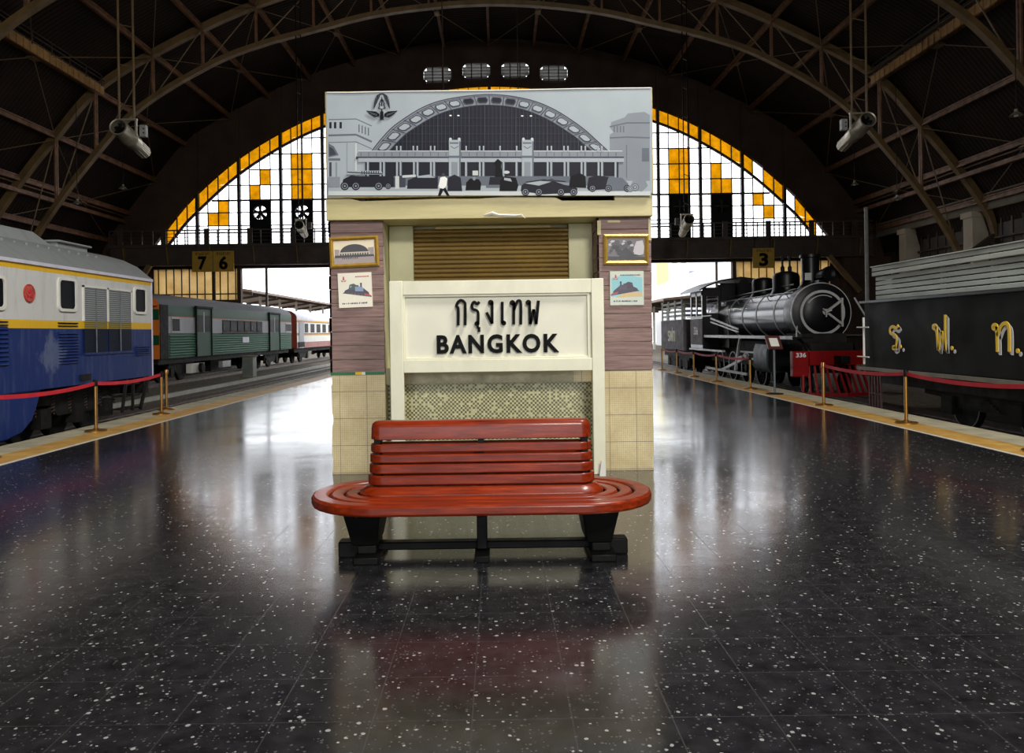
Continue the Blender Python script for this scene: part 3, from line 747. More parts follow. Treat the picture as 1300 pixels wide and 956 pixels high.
# recess: side panels, shutter, counter, mosaic front
for (x0, x1) in ((-1.265, -0.98), (0.83, 1.11)):
    MB().box(x0, x1, 9.18, 9.32, 0, 2.81).build('side_panel', M['creamwall'], ki, bevel=0.01)
sh = []
z = 1.16
while z < 2.74: sh += [(9.255, z), (9.228, z + 0.012), (9.222, z + 0.026), (9.228, z + 0.04)]; z += 0.052
sh += [(9.255, z), (9.29, z), (9.29, 1.16)]
MB().prism(sh, 'x', -0.98, 0.83).build('roller_shutter', M['shutter'], ki)
MB().cyl((-0.72, 9.15, 2.775), (0.62, 9.15, 2.775), 0.018).build('shutter_rod', M['creamold'], ki)
m = MB(); xs = frange(-0.86, 0.86, 26); top = []
ct = MB().box(-1.27, 1.114, 8.85, 9.3, 0.98, 1.16).build('counter', M['creamwall'], ki)
poly = [(-1.02, 0.99)] + [(0.86, 0.99), (0.86, 1.12)] + [(0.86 - k * 0.067, 1.085 + random.uniform(-0.018, 0.02)) for k in range(1, 28)] + [(-1.02, 1.1)]
MB().prism(poly, 'y', 8.82, 8.86).build('peeling_board', paint('peeling_grey_paint', rgb(196, 188, 158), 0.7, var=0.3, scale=8, bump=0.4), ct)
for a, b in ((-1.12, -1.0), (0.83, 1.06)): MB().box(a, b, 8.815, 8.85, 0.985, 1.13).build('counter_tile', M['tiles'], ct)
MB().box(-1.27, 1.114, 8.98, 9.3, 0, 0.98).build('mosaic_front', M['mosaic'], ki)
# fascia beam with a dark slot under the banner
fx0, fx1 = -1.885, 1.722
poly = [(fx0, 2.812), (fx1, 2.812), (fx1, 3.05), (1.30, 3.05), (1.30, 2.99), (0.72, 2.995), (0.64, 3.035), (0.1, 3.05), (-0.2, 3.03), (-0.62, 3.035), (-1.5, 3.02), (-1.62, 3.05), (fx0, 3.05)]
fb = MB().prism(poly, 'y', 8.69, 8.80).box(fx0, fx1, 8.80, 9.3, 2.812, 2.98).build('fascia_beam', M['creamold'], ki, bevel=0.006)
MB().tube([(-0.14, 8.675, 2.845), (-0.05, 8.66, 2.862), (0.02, 8.665, 2.842), (0.12, 8.655, 2.835), (0.2, 8.66, 2.832), (0.27, 8.655, 2.84), (0.31, 8.66, 2.80)], [0.006, 0.02, 0.012, 0.014, 0.012, 0.008, 0.003], 5).build('peeling_paint_strip', M['whitepaint'], fb)
MB().box(-1.84, 1.68, 8.98, 11.4, 3.0, 3.08).box(-1.84, 1.68, 8.98, 9.04, 3.0, 3.32).build('roof_slab', M['creamold'], ki)  # slab plus an upstand added behind the banner to block sky light

# ------------------------------------------------------------------ banner on top of the kiosk
BY = 8.66
bn = thing('banner', 'wide black and white station photograph banner stretched above the kiosk', 'banner', (-0.07, BY, 3.045))
MB().box(-1.872, 1.726, BY + 0.004, BY + 0.1, 3.052, 4.222).build('banner_frame', M['brownedge'], bn)
for x in (-1.5, 0.0, 1.4): MB().box(x - 0.04, x + 0.04, BY + 0.1, BY + 0.18, 3.0, 4.1).bar((x, BY + 0.16, 3.9), (x, BY + 1.1, 3.1), 0.05, 0.05).build('frame_prop', M['darksteel'], bn)
class Print:
    """ink shapes given in photo pixels, printed flat on the board at depth Y"""
    def __init__(s, Y, keys): s.mb = MB(); s.Y = Y; s.keys = keys; s.k = 0
    def poly(s, pts, g):
        s.k += 1; y = s.Y - 0.00003 * s.k - 0.0005
        P = [at(px, py, s.Y) for px, py in pts]
        s.mb.add([(x, y, z) for x, z in P], [tuple(range(len(P)))], s.keys.index(g)); return s
    def rect(s, x0, y0, x1, y1, g): return s.poly([(x0, y0), (x1, y0), (x1, y1), (x0, y1)], g)
    def quadstrip(s, top, bot, g):
        s.k += 1; y = s.Y - 0.00003 * s.k - 0.0005
        P = [at(*p, s.Y) for p in top] + [at(*p, s.Y) for p in bot]; n = len(top)
        s.mb.add([(x, y, z) for x, z in P], [(i, i + 1, n + i + 1, n + i) for i in range(n - 1)], s.keys.index(g)); return s
    def line(s, pts, w, g):
        for (a, b) in zip(pts, pts[1:]):
            d = Vector((b[0] - a[0], b[1] - a[1])); 
            if d.length < 1e-6: continue
            q = Vector((-d.y, d.x)).normalized() * w / 2
            s.poly([(a[0] + q.x, a[1] + q.y), (b[0] + q.x, b[1] + q.y), (b[0] - q.x, b[1] - q.y), (a[0] - q.x, a[1] - q.y)], g)
        return s
    def disc(s, cx, cy, rx, ry, g, n=14): return s.poly([(cx + rx * math.cos(2 * PI * k / n), cy + ry * math.sin(2 * PI * k / n)) for k in range(n)], g)
    def wheel(s, cx, cy, r, a='g1', b='g4'):
        s.disc(cx, cy, r, r, a); s.disc(cx, cy, r * 0.72, r * 0.72, b); s.disc(cx, cy, r * 0.55, r * 0.55, a); s.disc(cx, cy, r * 0.25, r * 0.25, b)
def arcpts(knots, n=6):
    out = []
    for i in range(len(knots) - 1):
        p0 = knots[max(i - 1, 0)]; p1 = knots[i]; p2 = knots[i + 1]; p3 = knots[min(i + 2, len(knots) - 1)]
        for k in range(n):
            t = k / n
            out.append(tuple(0.5 * (2 * p1[j] + (p2[j] - p0[j]) * t + (2 * p0[j] - 5 * p1[j] + 4 * p2[j] - p3[j]) * t * t + (3 * p1[j] - p0[j] - 3 * p2[j] + p3[j]) * t ** 3) for j in (0, 1)))
    return out + [knots[-1]]
def resample(pts, n):
    L = [0]
    for a, b in zip(pts, pts[1:]): L.append(L[-1] + math.hypot(b[0] - a[0], b[1] - a[1]))
    out = []; i = 0
    for k in range(n + 1):
        t = L[-1] * k / n
        while i < len(L) - 2 and L[i + 1] < t: i += 1
        f = (t - L[i]) / max(L[i + 1] - L[i], 1e-9); out.append((pts[i][0] + (pts[i + 1][0] - pts[i][0]) * f, pts[i][1] + (pts[i + 1][1] - pts[i][1]) * f))
    return out
GK = ['g0', 'g1', 'g2', 'g3', 'g4', 'g5', 'g6', 'g7']
pr = Print(BY, GK)
pr.mb.box(-1.860, 1.714, BY - 0.0004, BY + 0.004, 3.062, 4.214, 5)
# towers
pr.poly([(417, 150), (424, 149), (426, 144), (448, 144), (450, 149), (471, 160), (471, 172), (477, 178), (477, 192), (456, 200), (456, 226), (417, 228)], 'g5')
pr.poly([(774, 171), (779, 168), (775, 163), (776, 155), (793, 149), (797, 144), (818, 142), (825, 146), (825, 238), (776, 230), (774, 200)], 'g4')
for y, w in ((152, 1.2), (172, 2.4), (181, 1.0)): pr.line([(417, y), (452, y - 1), (472, y + 8)], w, 'g3')
for x in (418, 424, 431): pr.rect(x, 155, x + 3, 163, 'g1')
for x in (455, 459, 463, 467): pr.rect(x, 158 + (x - 455) * 0.35, x + 1.6, 168 + (x - 455) * 0.35, 'g3')
pr.poly([(417, 182), (424, 186), (430, 197), (417, 200)], 'g3'); pr.poly([(418, 186), (423, 189), (427, 196), (418, 198)], 'g2'); pr.rect(417, 201, 432, 204, 'g3'); pr.rect(418, 206, 421, 224, 'g2'); pr.rect(426, 206, 428, 226, 'g4'); pr.rect(440, 180, 441, 224, 'g4'); pr.rect(451, 182, 453, 226, 'g6')
for y in (162, 176): pr.line([(774, y - 1), (796, y - 6 if y < 170 else y - 2), (825, y - 6 if y < 170 else y - 1)], 1.6, 'g3')
for x in (779, 783, 787, 791): pr.rect(x, 160, x + 1.4, 168, 'g3')
pr.rect(815, 188, 824, 205, 'g3'); pr.rect(795, 184, 796, 226, 'g3')
# the great arch
oarc = resample(arcpts([(471, 193), (487, 173), (504, 157), (538.5, 135.5), (573, 125), (622, 120), (667, 125.5), (701.5, 138), (736, 160), (758, 179), (773, 193)]), 64)
iarc = resample(arcpts([(493, 193), (505, 180), (521, 166), (556, 145.5), (590, 136), (622, 133.5), (658, 137.5), (693, 150.5), (727.5, 172), (742, 184), (753, 193)]), 64)
pr.quadstrip(oarc, iarc, 'g4')
pr.quadstrip(iarc, [(x, 193) for x, y in iarc], 'g1')
pr.line(oarc, 1.3, 'g2'); pr.line(iarc, 1.1, 'g2'); pr.line([((a[0] * 0.85 + b[0] * 0.15), (a[1] * 0.85 + b[1] * 0.15)) for a, b in zip(oarc, iarc)], 0.6, 'g2')
for k in range(18):
    def q(t, f): 
        i = min(63, int(t * 64)); fr = t * 64 - i; a = oarc[i]; b = iarc[i]; a2 = oarc[i + 1]; b2 = iarc[i + 1]
        ax, ay = a[0] + (a2[0] - a[0]) * fr, a[1] + (a2[1] - a[1]) * fr; bx, by = b[0] + (b2[0] - b[0]) * fr, b[1] + (b2[1] - b[1]) * fr
        return (ax + (bx - ax) * f, ay + (by - ay) * f)
    t0, t1 = k / 18, (k + 1) / 18; d = t1 - t0
    pr.line([q(t0, 0.1), q(t0, 0.95)], 0.9, 'g2')
    dark = k in (7, 8, 9, 10)
    shp = lambda e: [q(t0 + d * (0.12 + e), 0.45), q(t0 + d * (0.22 + e), 0.25 + e), q(t1 - d * (0.22 + e), 0.25 + e), q(t1 - d * (0.12 + e), 0.45), q(t1 - d * (0.12 + e), 0.6), q(t1 - d * (0.22 + e), 0.8 - e), q(t0 + d * (0.22 + e), 0.8 - e), q(t0 + d * (0.12 + e), 0.6)]
    pr.poly(shp(0), 'g2'); pr.poly(shp(0.07), 'g1' if dark else 'g5')
def arch_y(x):
    for a, b in zip(iarc, iarc[1:]):
        if a[0] <= x <= b[0]: return a[1] + (b[1] - a[1]) * (x - a[0]) / max(1e-6, b[0] - a[0])
    return 193
for k in range(52):
    x = 496 + k * 4.95
    if x < 752: pr.rect(x, arch_y(x) + 1, x + (1.0 if k % 4 == 0 else 0.5), 193, 'g2')
for y in (150, 160, 170, 180):
    xs_ = [x for x in range(493, 753) if arch_y(x) < y - 1]
    if xs_: pr.rect(xs_[0], y, xs_[-1], y + 0.5, 'g2')
for (x, y) in ((572, 147), (582, 147), (663, 147.5), (674, 147.5)): pr.disc(x, y, 1.6, 0.9, 'g7')
# colonnade, balustrade, pylons
pr.rect(455, 192, 790, 199, 'g4'); pr.rect(452, 199, 792, 202, 'g2'); pr.rect(455, 201, 792, 206, 'g5'); pr.rect(464, 206, 785, 226, 'g1'); pr.line([(455, 192), (790, 192)], 1.0, 'g6')
for k in range(34): pr.rect(458 + k * 9.8, 193.5, 459 + k * 9.8, 198.5, 'g3')
for x in (466, 482, 486.5, 503, 507.5, 524.5, 529, 546, 550, 590.5, 608, 612.5, 634, 638, 654.5, 694, 698.5, 715.5, 720, 737, 741.5, 758.5, 763, 780):
    pr.rect(x, 205.5, x + 3, 226, 'g5'); pr.rect(x + 2.1, 205.5, x + 3, 226, 'g3')
for x in (503, 508, 524, 529, 546, 551, 591, 608, 613, 634, 655, 694, 699, 715, 720, 737, 742, 758, 763): pr.rect(x, 187, x + 1.8, 193, 'g5'); pr.disc(x + 0.9, 186.5, 1.1, 1.1, 'g5')
for a in (570, 662.5):
    pr.rect(a, 178, a + 15, 226, 'g5'); pr.rect(a - 1, 198, a + 16, 201, 'g3'); pr.rect(a + 3, 206, a + 11, 226, 'g4'); pr.rect(a + 13, 180, a + 15, 226, 'g3'); pr.disc(a + 2, 177, 1.8, 1.8, 'g6'); pr.disc(a + 13, 177, 1.8, 1.8, 'g6'); pr.rect(a + 1, 181, a + 12, 183, 'g3'); pr.line([(a + 2, 186), (a + 7, 189), (a + 12, 186)], 1, 'g3')
pr.rect(464, 225.5, 785, 228, 'g3')
# street with cars, statue and passers-by
pr.poly([(417, 230), (826, 230), (826, 248.5), (417, 248.5)], 'g5'); pr.rect(417, 243, 826, 248.5, 'g6'); pr.rect(460, 224, 780, 236, 'g3')
pr.poly([(628, 226), (630, 211), (627, 207), (632, 202), (637, 206), (636, 212), (639, 226)], 'g0'); pr.poly([(620, 238), (622, 225), (642, 225), (644, 238)], 'g1'); pr.rect(617, 235, 648, 239, 'g3')
pr.poly([(434, 238), (436, 228), (446, 223), (458, 224), (500, 224), (500, 238)], 'g1'); pr.poly([(440, 219), (447, 217), (484, 217), (487, 222), (441, 222)], 'g5'); pr.line([(441, 219), (486, 221)], 1.5, 'g2')
for k in range(8): pr.rect(459 + k * 3, 217.5, 460.5 + k * 3, 221.5, 'g2')
for c in (438, 452, 481, 493): pr.wheel(c, 236.5, 5.5 if c != 493 else 4)
pr.poly([(500, 226), (508, 223), (515, 226), (515, 238), (500, 238)], 'g2'); pr.rect(502, 224, 507, 240, 'g6')
pr.poly([(517, 240), (518, 229), (530, 224), (548, 226), (556, 224), (556, 240)], 'g1'); pr.poly([(511, 223), (528, 222), (528, 225), (511, 226)], 'g6'); pr.poly([(530, 224), (545, 222), (553, 226), (530, 226)], 'g5')
pr.poly([(568, 243), (569, 226), (577, 222), (585, 226), (587, 243)], 'g1'); pr.poly([(591, 242), (592, 232), (597, 227), (608, 228), (611, 233), (610, 242)], 'g0'); pr.rect(600, 217, 607, 223, 'g6'); pr.disc(602, 227, 2, 2.5, 'g4')
pr.poly([(556, 249), (559, 239), (566, 239), (571, 249), (567.5, 249), (563, 242), (559.5, 249)], 'g0'); pr.poly([(557, 236), (559, 226), (564, 224), (568, 227), (567, 236), (563, 240), (558, 239)], 'g7'); pr.disc(563, 222.5, 2.2, 2.4, 'g2')
pr.poly([(634, 243), (635, 229), (641, 224), (655, 226), (658, 236), (656, 243)], 'g0'); pr.disc(643, 219, 4, 2, 'g6'); pr.poly([(640, 226), (648, 227), (650, 231), (640, 229)], 'g5')
pr.poly([(662, 228), (675, 224), (691, 226), (690, 232), (662, 233)], 'g3'); pr.poly([(661, 243), (662, 236), (668, 231), (690, 228), (716, 230), (726, 234), (733, 240), (731, 245), (690, 247)], 'g1'); pr.poly([(666, 233), (686, 230), (700, 231), (684, 236)], 'g5'); pr.poly([(690, 230), (700, 227), (707, 230)], 'g2'); pr.poly([(705, 231), (722, 232), (728, 237), (716, 235)], 'g4')
for c in (667, 684, 728, 712): pr.wheel(c, 244, 5)
pr.poly([(722, 238), (724, 224), (736, 220), (743, 224), (744, 239)], 'g0'); pr.poly([(745, 239), (747, 226), (757, 223), (772, 225), (777, 229), (777, 240), (747, 242)], 'g1'); pr.poly([(768, 240), (772, 226), (789, 226), (797, 233), (798, 242), (772, 243)], 'g3')
for c in (752, 772, 796): pr.wheel(c, 239.5, 4.5, 'g1', 'g4')
pr.poly([(798, 240), (804, 228), (818, 227), (822, 236), (815, 243)], 'g4'); pr.wheel(806, 238, 5, 'g3', 'g5'); pr.wheel(800, 240, 4, 'g3', 'g5')
pr.rect(417, 225, 432, 238, 'g4')
# winged emblem with layered parasol
for sg in (-1, 1):
    ex = lambda x: 485 + sg * x
    for k in range(6): pr.poly([(ex(1 + k * 1.6), 119.5 + k * 0.5), (ex(3.5 + k * 1.1), 119.5 + k * 0.8), (ex(8 + k * 0.5), 131 + k * 1.4), (ex(7 + k * 0.5), 133 + k * 1.2)], 'g1' if k % 2 == 0 else 'g2')
    pr.poly([(ex(3), 145), (ex(8), 142), (ex(20), 141), (ex(16), 145), (ex(9), 149), (ex(3), 148)], 'g0'); pr.line([(ex(6), 146), (ex(17), 142.5)], 0.5, 'g3'); pr.line([(ex(6), 147.5), (ex(14), 144.5)], 0.5, 'g3')
    pr.line([(ex(1), 127), (ex(3.5), 133), (ex(2), 133), (ex(4.5), 138), (ex(1), 138)], 1.0, 'g1'); pr.line([(ex(1), 150), (ex(2.5), 153)], 0.9, 'g1')
pr.poly([(485, 122), (486, 129), (484, 129)], 'g0'); pr.rect(484.2, 129, 485.8, 142, 'g1'); pr.disc(485, 137, 2.2, 1.6, 'g5'); pr.poly([(483, 142), (487, 142), (487.5, 150), (485, 153), (482.5, 150)], 'g0'); pr.rect(483, 119, 487, 120.5, 'g1')
pr.mb.build('printed_photograph', [M[k] for k in GK], bn)
# worn strip and folds on the top edge
MB().tube([(-1.85, BY - 0.004, 4.212), (-1.6, BY - 0.007, 4.207), (-1.1, BY - 0.004, 4.214), (-0.6, BY - 0.006, 4.21), (0.1, BY - 0.004, 4.208), (0.9, BY - 0.006, 4.214), (1.71, BY - 0.004, 4.212)], 0.007, 6).build('hem', M['g7'], bn)

# ------------------------------------------------------------------ name board in front of the kiosk
SY = 8.5
sb = thing('station_name_board', 'cream wooden station name board on two posts in front of the kiosk', 'sign', (-0.02, SY, 0))
for a, b in ((-1.176, -1.03), (1.006, 1.14)): MB().box(a, b, SY, SY + 0.1, 0, 2.12).build('post', M['cream'], sb, bevel=0.008)
MB().box(-1.03, 1.006, SY + 0.004, SY + 0.1, 1.965, 2.118).build('top_rail', M['cream'], sb, bevel=0.006)
MB().box(-1.03, 1.006, SY + 0.004, SY + 0.1, 1.125, 1.262).build('bottom_rail', M['cream'], sb, bevel=0.006)
MB().box(-1.03, 1.006, SY + 0.05, SY + 0.085, 1.262, 1.965).build('panel', M['signface'], sb)
m = MB()
for (a, b, c, d) in ((-1.03, -1.008, 1.262, 1.965), (0.962, 0.986, 1.262, 1.965), (-1.008, 0.962, 1.262, 1.285), (-1.008, 0.962, 1.942, 1.965)): m.box(a, b, SY + 0.02, SY + 0.05, c, d)
m.build('moulding', M['cream'], sb, bevel=0.004)
lp = SY + 0.05
tconv = lambda x, y: (lambda q: (q[0], lp - 0.02, q[1]))(at(400 + x / 2.811, 270 + y / 2.811, SY + 0.03))
THAI = [[('s', [(511, 402), (511, 345), (505, 333), (511, 319), (522, 313), (533, 320), (536, 334), (536, 402)])],
        [('s', [(586, 318), (578, 326), (568, 319), (560, 330), (563, 344), (576, 349), (582, 360), (582, 398)]), ('o', (578, 396), 4)],
        [('l', [(577, 410), (585, 408), (585, 426)])],
        [('o', (627, 321), 5), ('l', [(632, 320), (632, 396), (612, 356)])],
        [('l', [(668, 318), (668, 394)]), ('o', (673, 394), 4)],
        [('o', (704, 322), 5), ('l', [(709, 322), (709, 399)]), ('s', [(709, 350), (718, 324), (726, 314), (734, 326), (734, 399)])],
        [('o', (761, 321), 5), ('l', [(765, 322), (768, 398), (780, 345), (789, 398), (797, 314)])]]
for it in THAI: strokes(MB(), it, tconv, (0, -1, 0), 0.030, 0.024).build('thai_lettering', M['black'], sb)
text('latin_lettering', 'BANGKOK', M['black'], sb, FACE_S, (-0.008, lp, 1.428), 1.325, 0.205, 0.028, 0.034, 1.2)

of = MB().prism([(1.055, 0.0), (1.125, 0.0), (1.108, 0.15), (1.078, 0.165)], 'y', 8.40, 8.425)
tag(of.build('wood_offcut', M['whitepaint']), 'small pale offcut of wood leaning at the foot of the name board post', 'offcut')

# ------------------------------------------------------------------ pictures on the pillars
def pk(*cols): return [paint('picture_ink', rgb(*c), 0.3, var=0.05) for c in cols]
def gilt(label, cx, cz, w, h, tilt, draw):
    t = thing('framed_picture', label, 'framed picture', (cx, KY - 0.03, cz)); t.rotation_euler.y = tilt
    Y = KY - 0.03; b = 0.045
    fr = MB(); x0, x1, z0, z1 = cx - w / 2, cx + w / 2, cz - h / 2, cz + h / 2
    o = [(x0, z0), (x1, z0), (x1, z1), (x0, z1)]; i_ = [(x0 + b, z0 + b), (x1 - b, z0 + b), (x1 - b, z1 - b), (x0 + b, z1 - b)]; md = [(x0 + b * .45, z0 + b * .45), (x1 - b * .45, z0 + b * .45), (x1 - b * .45, z1 - b * .45), (x0 + b * .45, z1 - b * .45)]
    vs = [(p[0], Y + 0.028, p[1]) for p in o] + [(p[0], Y + 0.008, p[1]) for p in o] + [(p[0], Y - 0.004, p[1]) for p in md] + [(p[0], Y + 0.012, p[1]) for p in i_] + [(p[0], Y + 0.028, p[1]) for p in i_]
    fs = []
    for a in range(4):
        for k in range(4): fs.append((a * 4 + k, a * 4 + (k + 1) % 4, (a + 1) * 4 + (k + 1) % 4, (a + 1) * 4 + k))
    for k in range(4): fs.append((16 + k, 16 + (k + 1) % 4, (k + 1) % 4, k))
    fr.add(vs, fs).build('frame', M['gold'], t)
    mb = MB().box(x0 + b, x1 - b, Y + 0.014, Y + 0.026, z0 + b, z1 - b); mats = draw(mb, x0 + b, x1 - b, z0 + b, z1 - b, Y + 0.0138)
    mb.build('photograph', mats, t); return t
def flat(mb, y, pts, mi):
    flat.k += 1; yy = y - 0.00004 * (flat.k % 120)
    mb.add([(x, yy, z) for x, z in pts], [tuple(range(len(pts)))], mi)
flat.k = 0
def draw_station(mb, x0, x1, z0, z1, y):
    P = lambda u, v: (x0 + (x1 - x0) * u, z0 + (z1 - z0) * v); flat.k = 0
    flat(mb, y, [P(0, 0), P(1, 0), P(1, .3), P(0, .3)], 2)
    flat(mb, y, [P(.02, .3), P(.14, .3), P(.14, .62), P(.02, .64)], 2); flat(mb, y, [P(.84, .3), P(.98, .3), P(.98, .68), P(.84, .66)], 2)
    flat(mb, y, [P(.15, .46)] + [P(.5 - .35 * math.cos(PI * k / 16), .46 + .38 * math.sin(PI * k / 16)) for k in range(17)] + [P(.85, .46)], 1)
    flat(mb, y, [P(.12, .36), P(.88, .36), P(.88, .5), P(.12, .5)], 3)
    for k in range(12): flat(mb, y, [P(.15 + k * .06, .37), P(.185 + k * .06, .37), P(.185 + k * .06, .45), P(.15 + k * .06, .45)], 1)
    flat(mb, y, [P(.02, .26), P(.98, .28), P(.98, .36), P(.6, .38), P(.02, .37)], 1)
    for k in range(9): flat(mb, y, [P(.2 + k * .045, .2), P(.225 + k * .045, .2), P(.22 + k * .045, .3), P(.205 + k * .045, .3)], 1)
    return pk((222, 208, 178), (44, 38, 40), (150, 136, 132), (190, 178, 160))
def draw_smoke(mb, x0, x1, z0, z1, y):
    P = lambda u, v: (x0 + (x1 - x0) * u, z0 + (z1 - z0) * v); flat.k = 0
    flat(mb, y, [P(0, 0), P(1, 0), P(1, .16), P(0, .2)], 1)
    flat(mb, y, [P(.6, .35), P(.72, .62), P(.78, .86), P(.95, .9), P(.99, .6), P(.97, .3), P(.8, .2)], 2)
    rnd = random.Random(5)
    for k in range(46):
        u, v = rnd.uniform(.05, .68), rnd.uniform(.2, .9); r = rnd.uniform(.03, .1)
        flat(mb, y, [P(u + r * math.cos(a * PI / 3 + k), v + r * 1.5 * math.sin(a * PI / 3 + k) * .8) for a in range(6)], rnd.choice([1, 1, 3, 2 if rnd.random() < .3 else 3]))
    flat(mb, y, [P(.3, .14), P(.96, .2), P(.7, .3), P(.5, .6), P(.35, .4)], 1)
    return pk((96, 88, 92), (28, 24, 28), (176, 168, 172), (62, 56, 62))
gilt('gilt framed photograph of a domed station hung slightly askew on the plank pillar', -1.592, 2.467, 0.545, 0.345, R(-2.0), draw_station)
gilt('gilt framed dark photograph of a smoking train on the plank pillar', 1.43, 2.452, 0.50, 0.34, R(0.4), draw_smoke)
def poster(label, cx, cz, w, h, tilt, flip):
    t = thing('train_poster', label, 'poster', (cx, KY - 0.014, cz)); t.rotation_euler.y = tilt
    Y = KY - 0.014; x0, x1, z0, z1 = cx - w / 2, cx + w / 2, cz - h / 2, cz + h / 2; flat.k = 0
    mb = MB().box(x0, x1, Y, Y + 0.012, z0, z1); y = Y - 0.0003
    P = (lambda u, v: (x0 + w * u, z0 + h * v)) if not flip else (lambda u, v: (x1 - w * u, z0 + h * v))
    Q = lambda u, v: (x0 + w * u, z0 + h * v)
    if flip: flat(mb, y, [Q(.04, .25), Q(.96, .25), Q(.96, .8), Q(.5, .9), Q(.04, .8)], 5); flat(mb, y, [Q(.15, .22), Q(.96, .26), Q(.96, .38), Q(.5, .4)], 6)
    flat(mb, y, [P(.16, .42), P(.2, .5), P(.3, .54), P(.4, .6), P(.6, .58), P(.74, .55), P(.9, .42), P(.92, .34), P(.6, .36)], 1)     # train body, cab to the back
    flat(mb, y, [P(.3, .52), P(.34, .66), P(.46, .69), P(.58, .62), P(.58, .5)], 2); flat(mb, y, [P(.33, .57), P(.4, .58), P(.4, .63), P(.35, .62)], 3)
    flat(mb, y, [P(.5, .47), P(.5, .6), P(.7, .6), P(.75, .53), P(.74, .45)], 3); flat(mb, y, [P(.66, .58), P(.65, .7), P(.71, .7), P(.7, .58)], 1); flat(mb, y, [P(.55, .6), P(.56, .64), P(.6, .64), P(.61, .6)], 1)
    flat(mb, y, [P(.12, .42), P(.24, .4), P(.98, .28), P(.98, .32), P(.2, .46)], 1)
    for k in range(6): flat(mb, y, [P(.3 + k * .1 + .03 * math.cos(a), .43 - k * .016 + .03 * math.sin(a)) for a in [j * PI / 4 for j in range(8)]], 2)
    flat(mb, y, [P(.76, .4), P(.96, .34), P(.96, .3), P(.78, .34)], 4)
    for sg in (-1, 1): flat(mb, y, [Q(.17, .77), Q(.17 + sg * .09, .8), Q(.17 + sg * .04, .74)], 4)                                           # small winged crest
    flat(mb, y, [Q(.14, .8), Q(.2, .8), Q(.185, .9), Q(.155, .9)], 4)
    rnd = random.Random(int(cx * 100) % 97); u = .1
    while u < .8: a = rnd.uniform(.02, .05); flat(mb, y, [Q(u, .1), Q(u + a, .1), Q(u + a, .135 + rnd.uniform(0, .02)), Q(u, .13)], 1); u += a + rnd.choice([.008, .012, .03])
    u = .52 if not flip else .3
    while u < .9: a = rnd.uniform(.02, .05); flat(mb, y, [Q(u, .87), Q(u + a, .87), Q(u + a, .9), Q(u, .9)], 4 if not flip else 1); u += a + .012
    mb.build('printed_board', pk((226, 220, 200) if not flip else (190, 196, 180), (58, 46, 66), (62, 78, 66) if not flip else (52, 42, 56), (126, 148, 176) if not flip else (70, 58, 74), (176, 66, 60), (132, 186, 192), (196, 170, 120)), t)
poster('cream square poster of a steam locomotive below the gilt photograph of a domed station', -1.588, 2.043, 0.375, 0.385, R(-1.8), False)
poster('pale green square poster of a dark train below the gilt photograph of a smoking train', 1.433, 2.022, 0.375, 0.378, R(0.3), True)

# ------------------------------------------------------------------ bench
BX, BYC, L = -0.134, 5.52, 0.68
be = thing('bench', 'red varnished wooden slat bench with rounded ends in front of the kiosk', 'bench', (BX, BYC, 0))
def rsec(L, ro, ri, z0, z1, name, bevel=0.012):
    MB().ring(stadium(BX, BYC, L, ro), stadium(BX, BYC, L, ri), z0, z1).build(name, M['bench'], be, bevel=bevel, angle=40)
rsec(L, 0.5, 0.385, 0.378, 0.452, 'seat_slat', 0.018)
rsec(L, 0.368, 0.285, 0.405, 0.448, 'seat_slat'); rsec(L, 0.268, 0.188, 0.405, 0.448, 'seat_slat')
# sloping skirt at the foot of the backrest
def loft(name, loops):
    m = MB(); n = len(loops[0][0]); vs = []
    for pts, z in loops: vs += [(x, y, z) for x, y in pts]
    fs = [(i * n + k, i * n + (k + 1) % n, (i + 1) * n + (k + 1) % n, (i + 1) * n + k) for i in range(len(loops) - 1) for k in range(n)]
    fs += [tuple(range(n - 1, -1, -1)), tuple((len(loops) - 1) * n + k for k in range(n))]
    return m.add(vs, fs).build(name, M['bench'], be, angle=50)
loft('back_skirt', [(stadium(BX, BYC, L, r), z) for r, z in ((0.165, 0.41), (0.172, 0.448), (0.168, 0.456), (0.13, 0.488), (0.118, 0.497), (0.1, 0.497))])
def rrect(hx, hy, r, n=6):
    out = []
    for cx, cy, a0 in ((hx - r, -hy + r, -90), (hx - r, hy - r, 0), (-hx + r, hy - r, 90), (-hx + r, -hy + r, 180)):
        out += [(BX + cx + r * math.cos(R(a0 + 90 * k / n)), BYC + cy + r * math.sin(R(a0 + 90 * k / n))) for k in range(n + 1)]
    return out
for (hx, hy, z0, z1) in ((0.79, 0.112, 0.507, 0.573), (0.782, 0.104, 0.585, 0.648), (0.776, 0.096, 0.658, 0.716), (0.770, 0.089, 0.728, 0.786)):
    MB().ring(rrect(hx, hy, hy * 0.98), rrect(hx - 0.03, hy - 0.03, (hy - 0.03) * 0.98), z0, z1).build('back_slat', M['bench'], be, bevel=0.008, angle=40)
loft('back_cap', [(rrect(hx, hy, min(hy * 0.98, 0.07)), z) for hx, hy, z in ((0.755, 0.074, 0.815), (0.766, 0.082, 0.82), (0.764, 0.08, 0.90), (0.758, 0.074, 0.924), (0.742, 0.058, 0.938), (0.72, 0.036, 0.943))])
for x in (-0.72, 0.0, 0.72):
    MB().box(BX + x - 0.02, BX + x + 0.02, BYC - 0.07, BYC + 0.07, 0.37, 0.84).build('back_post', M['iron'], be)
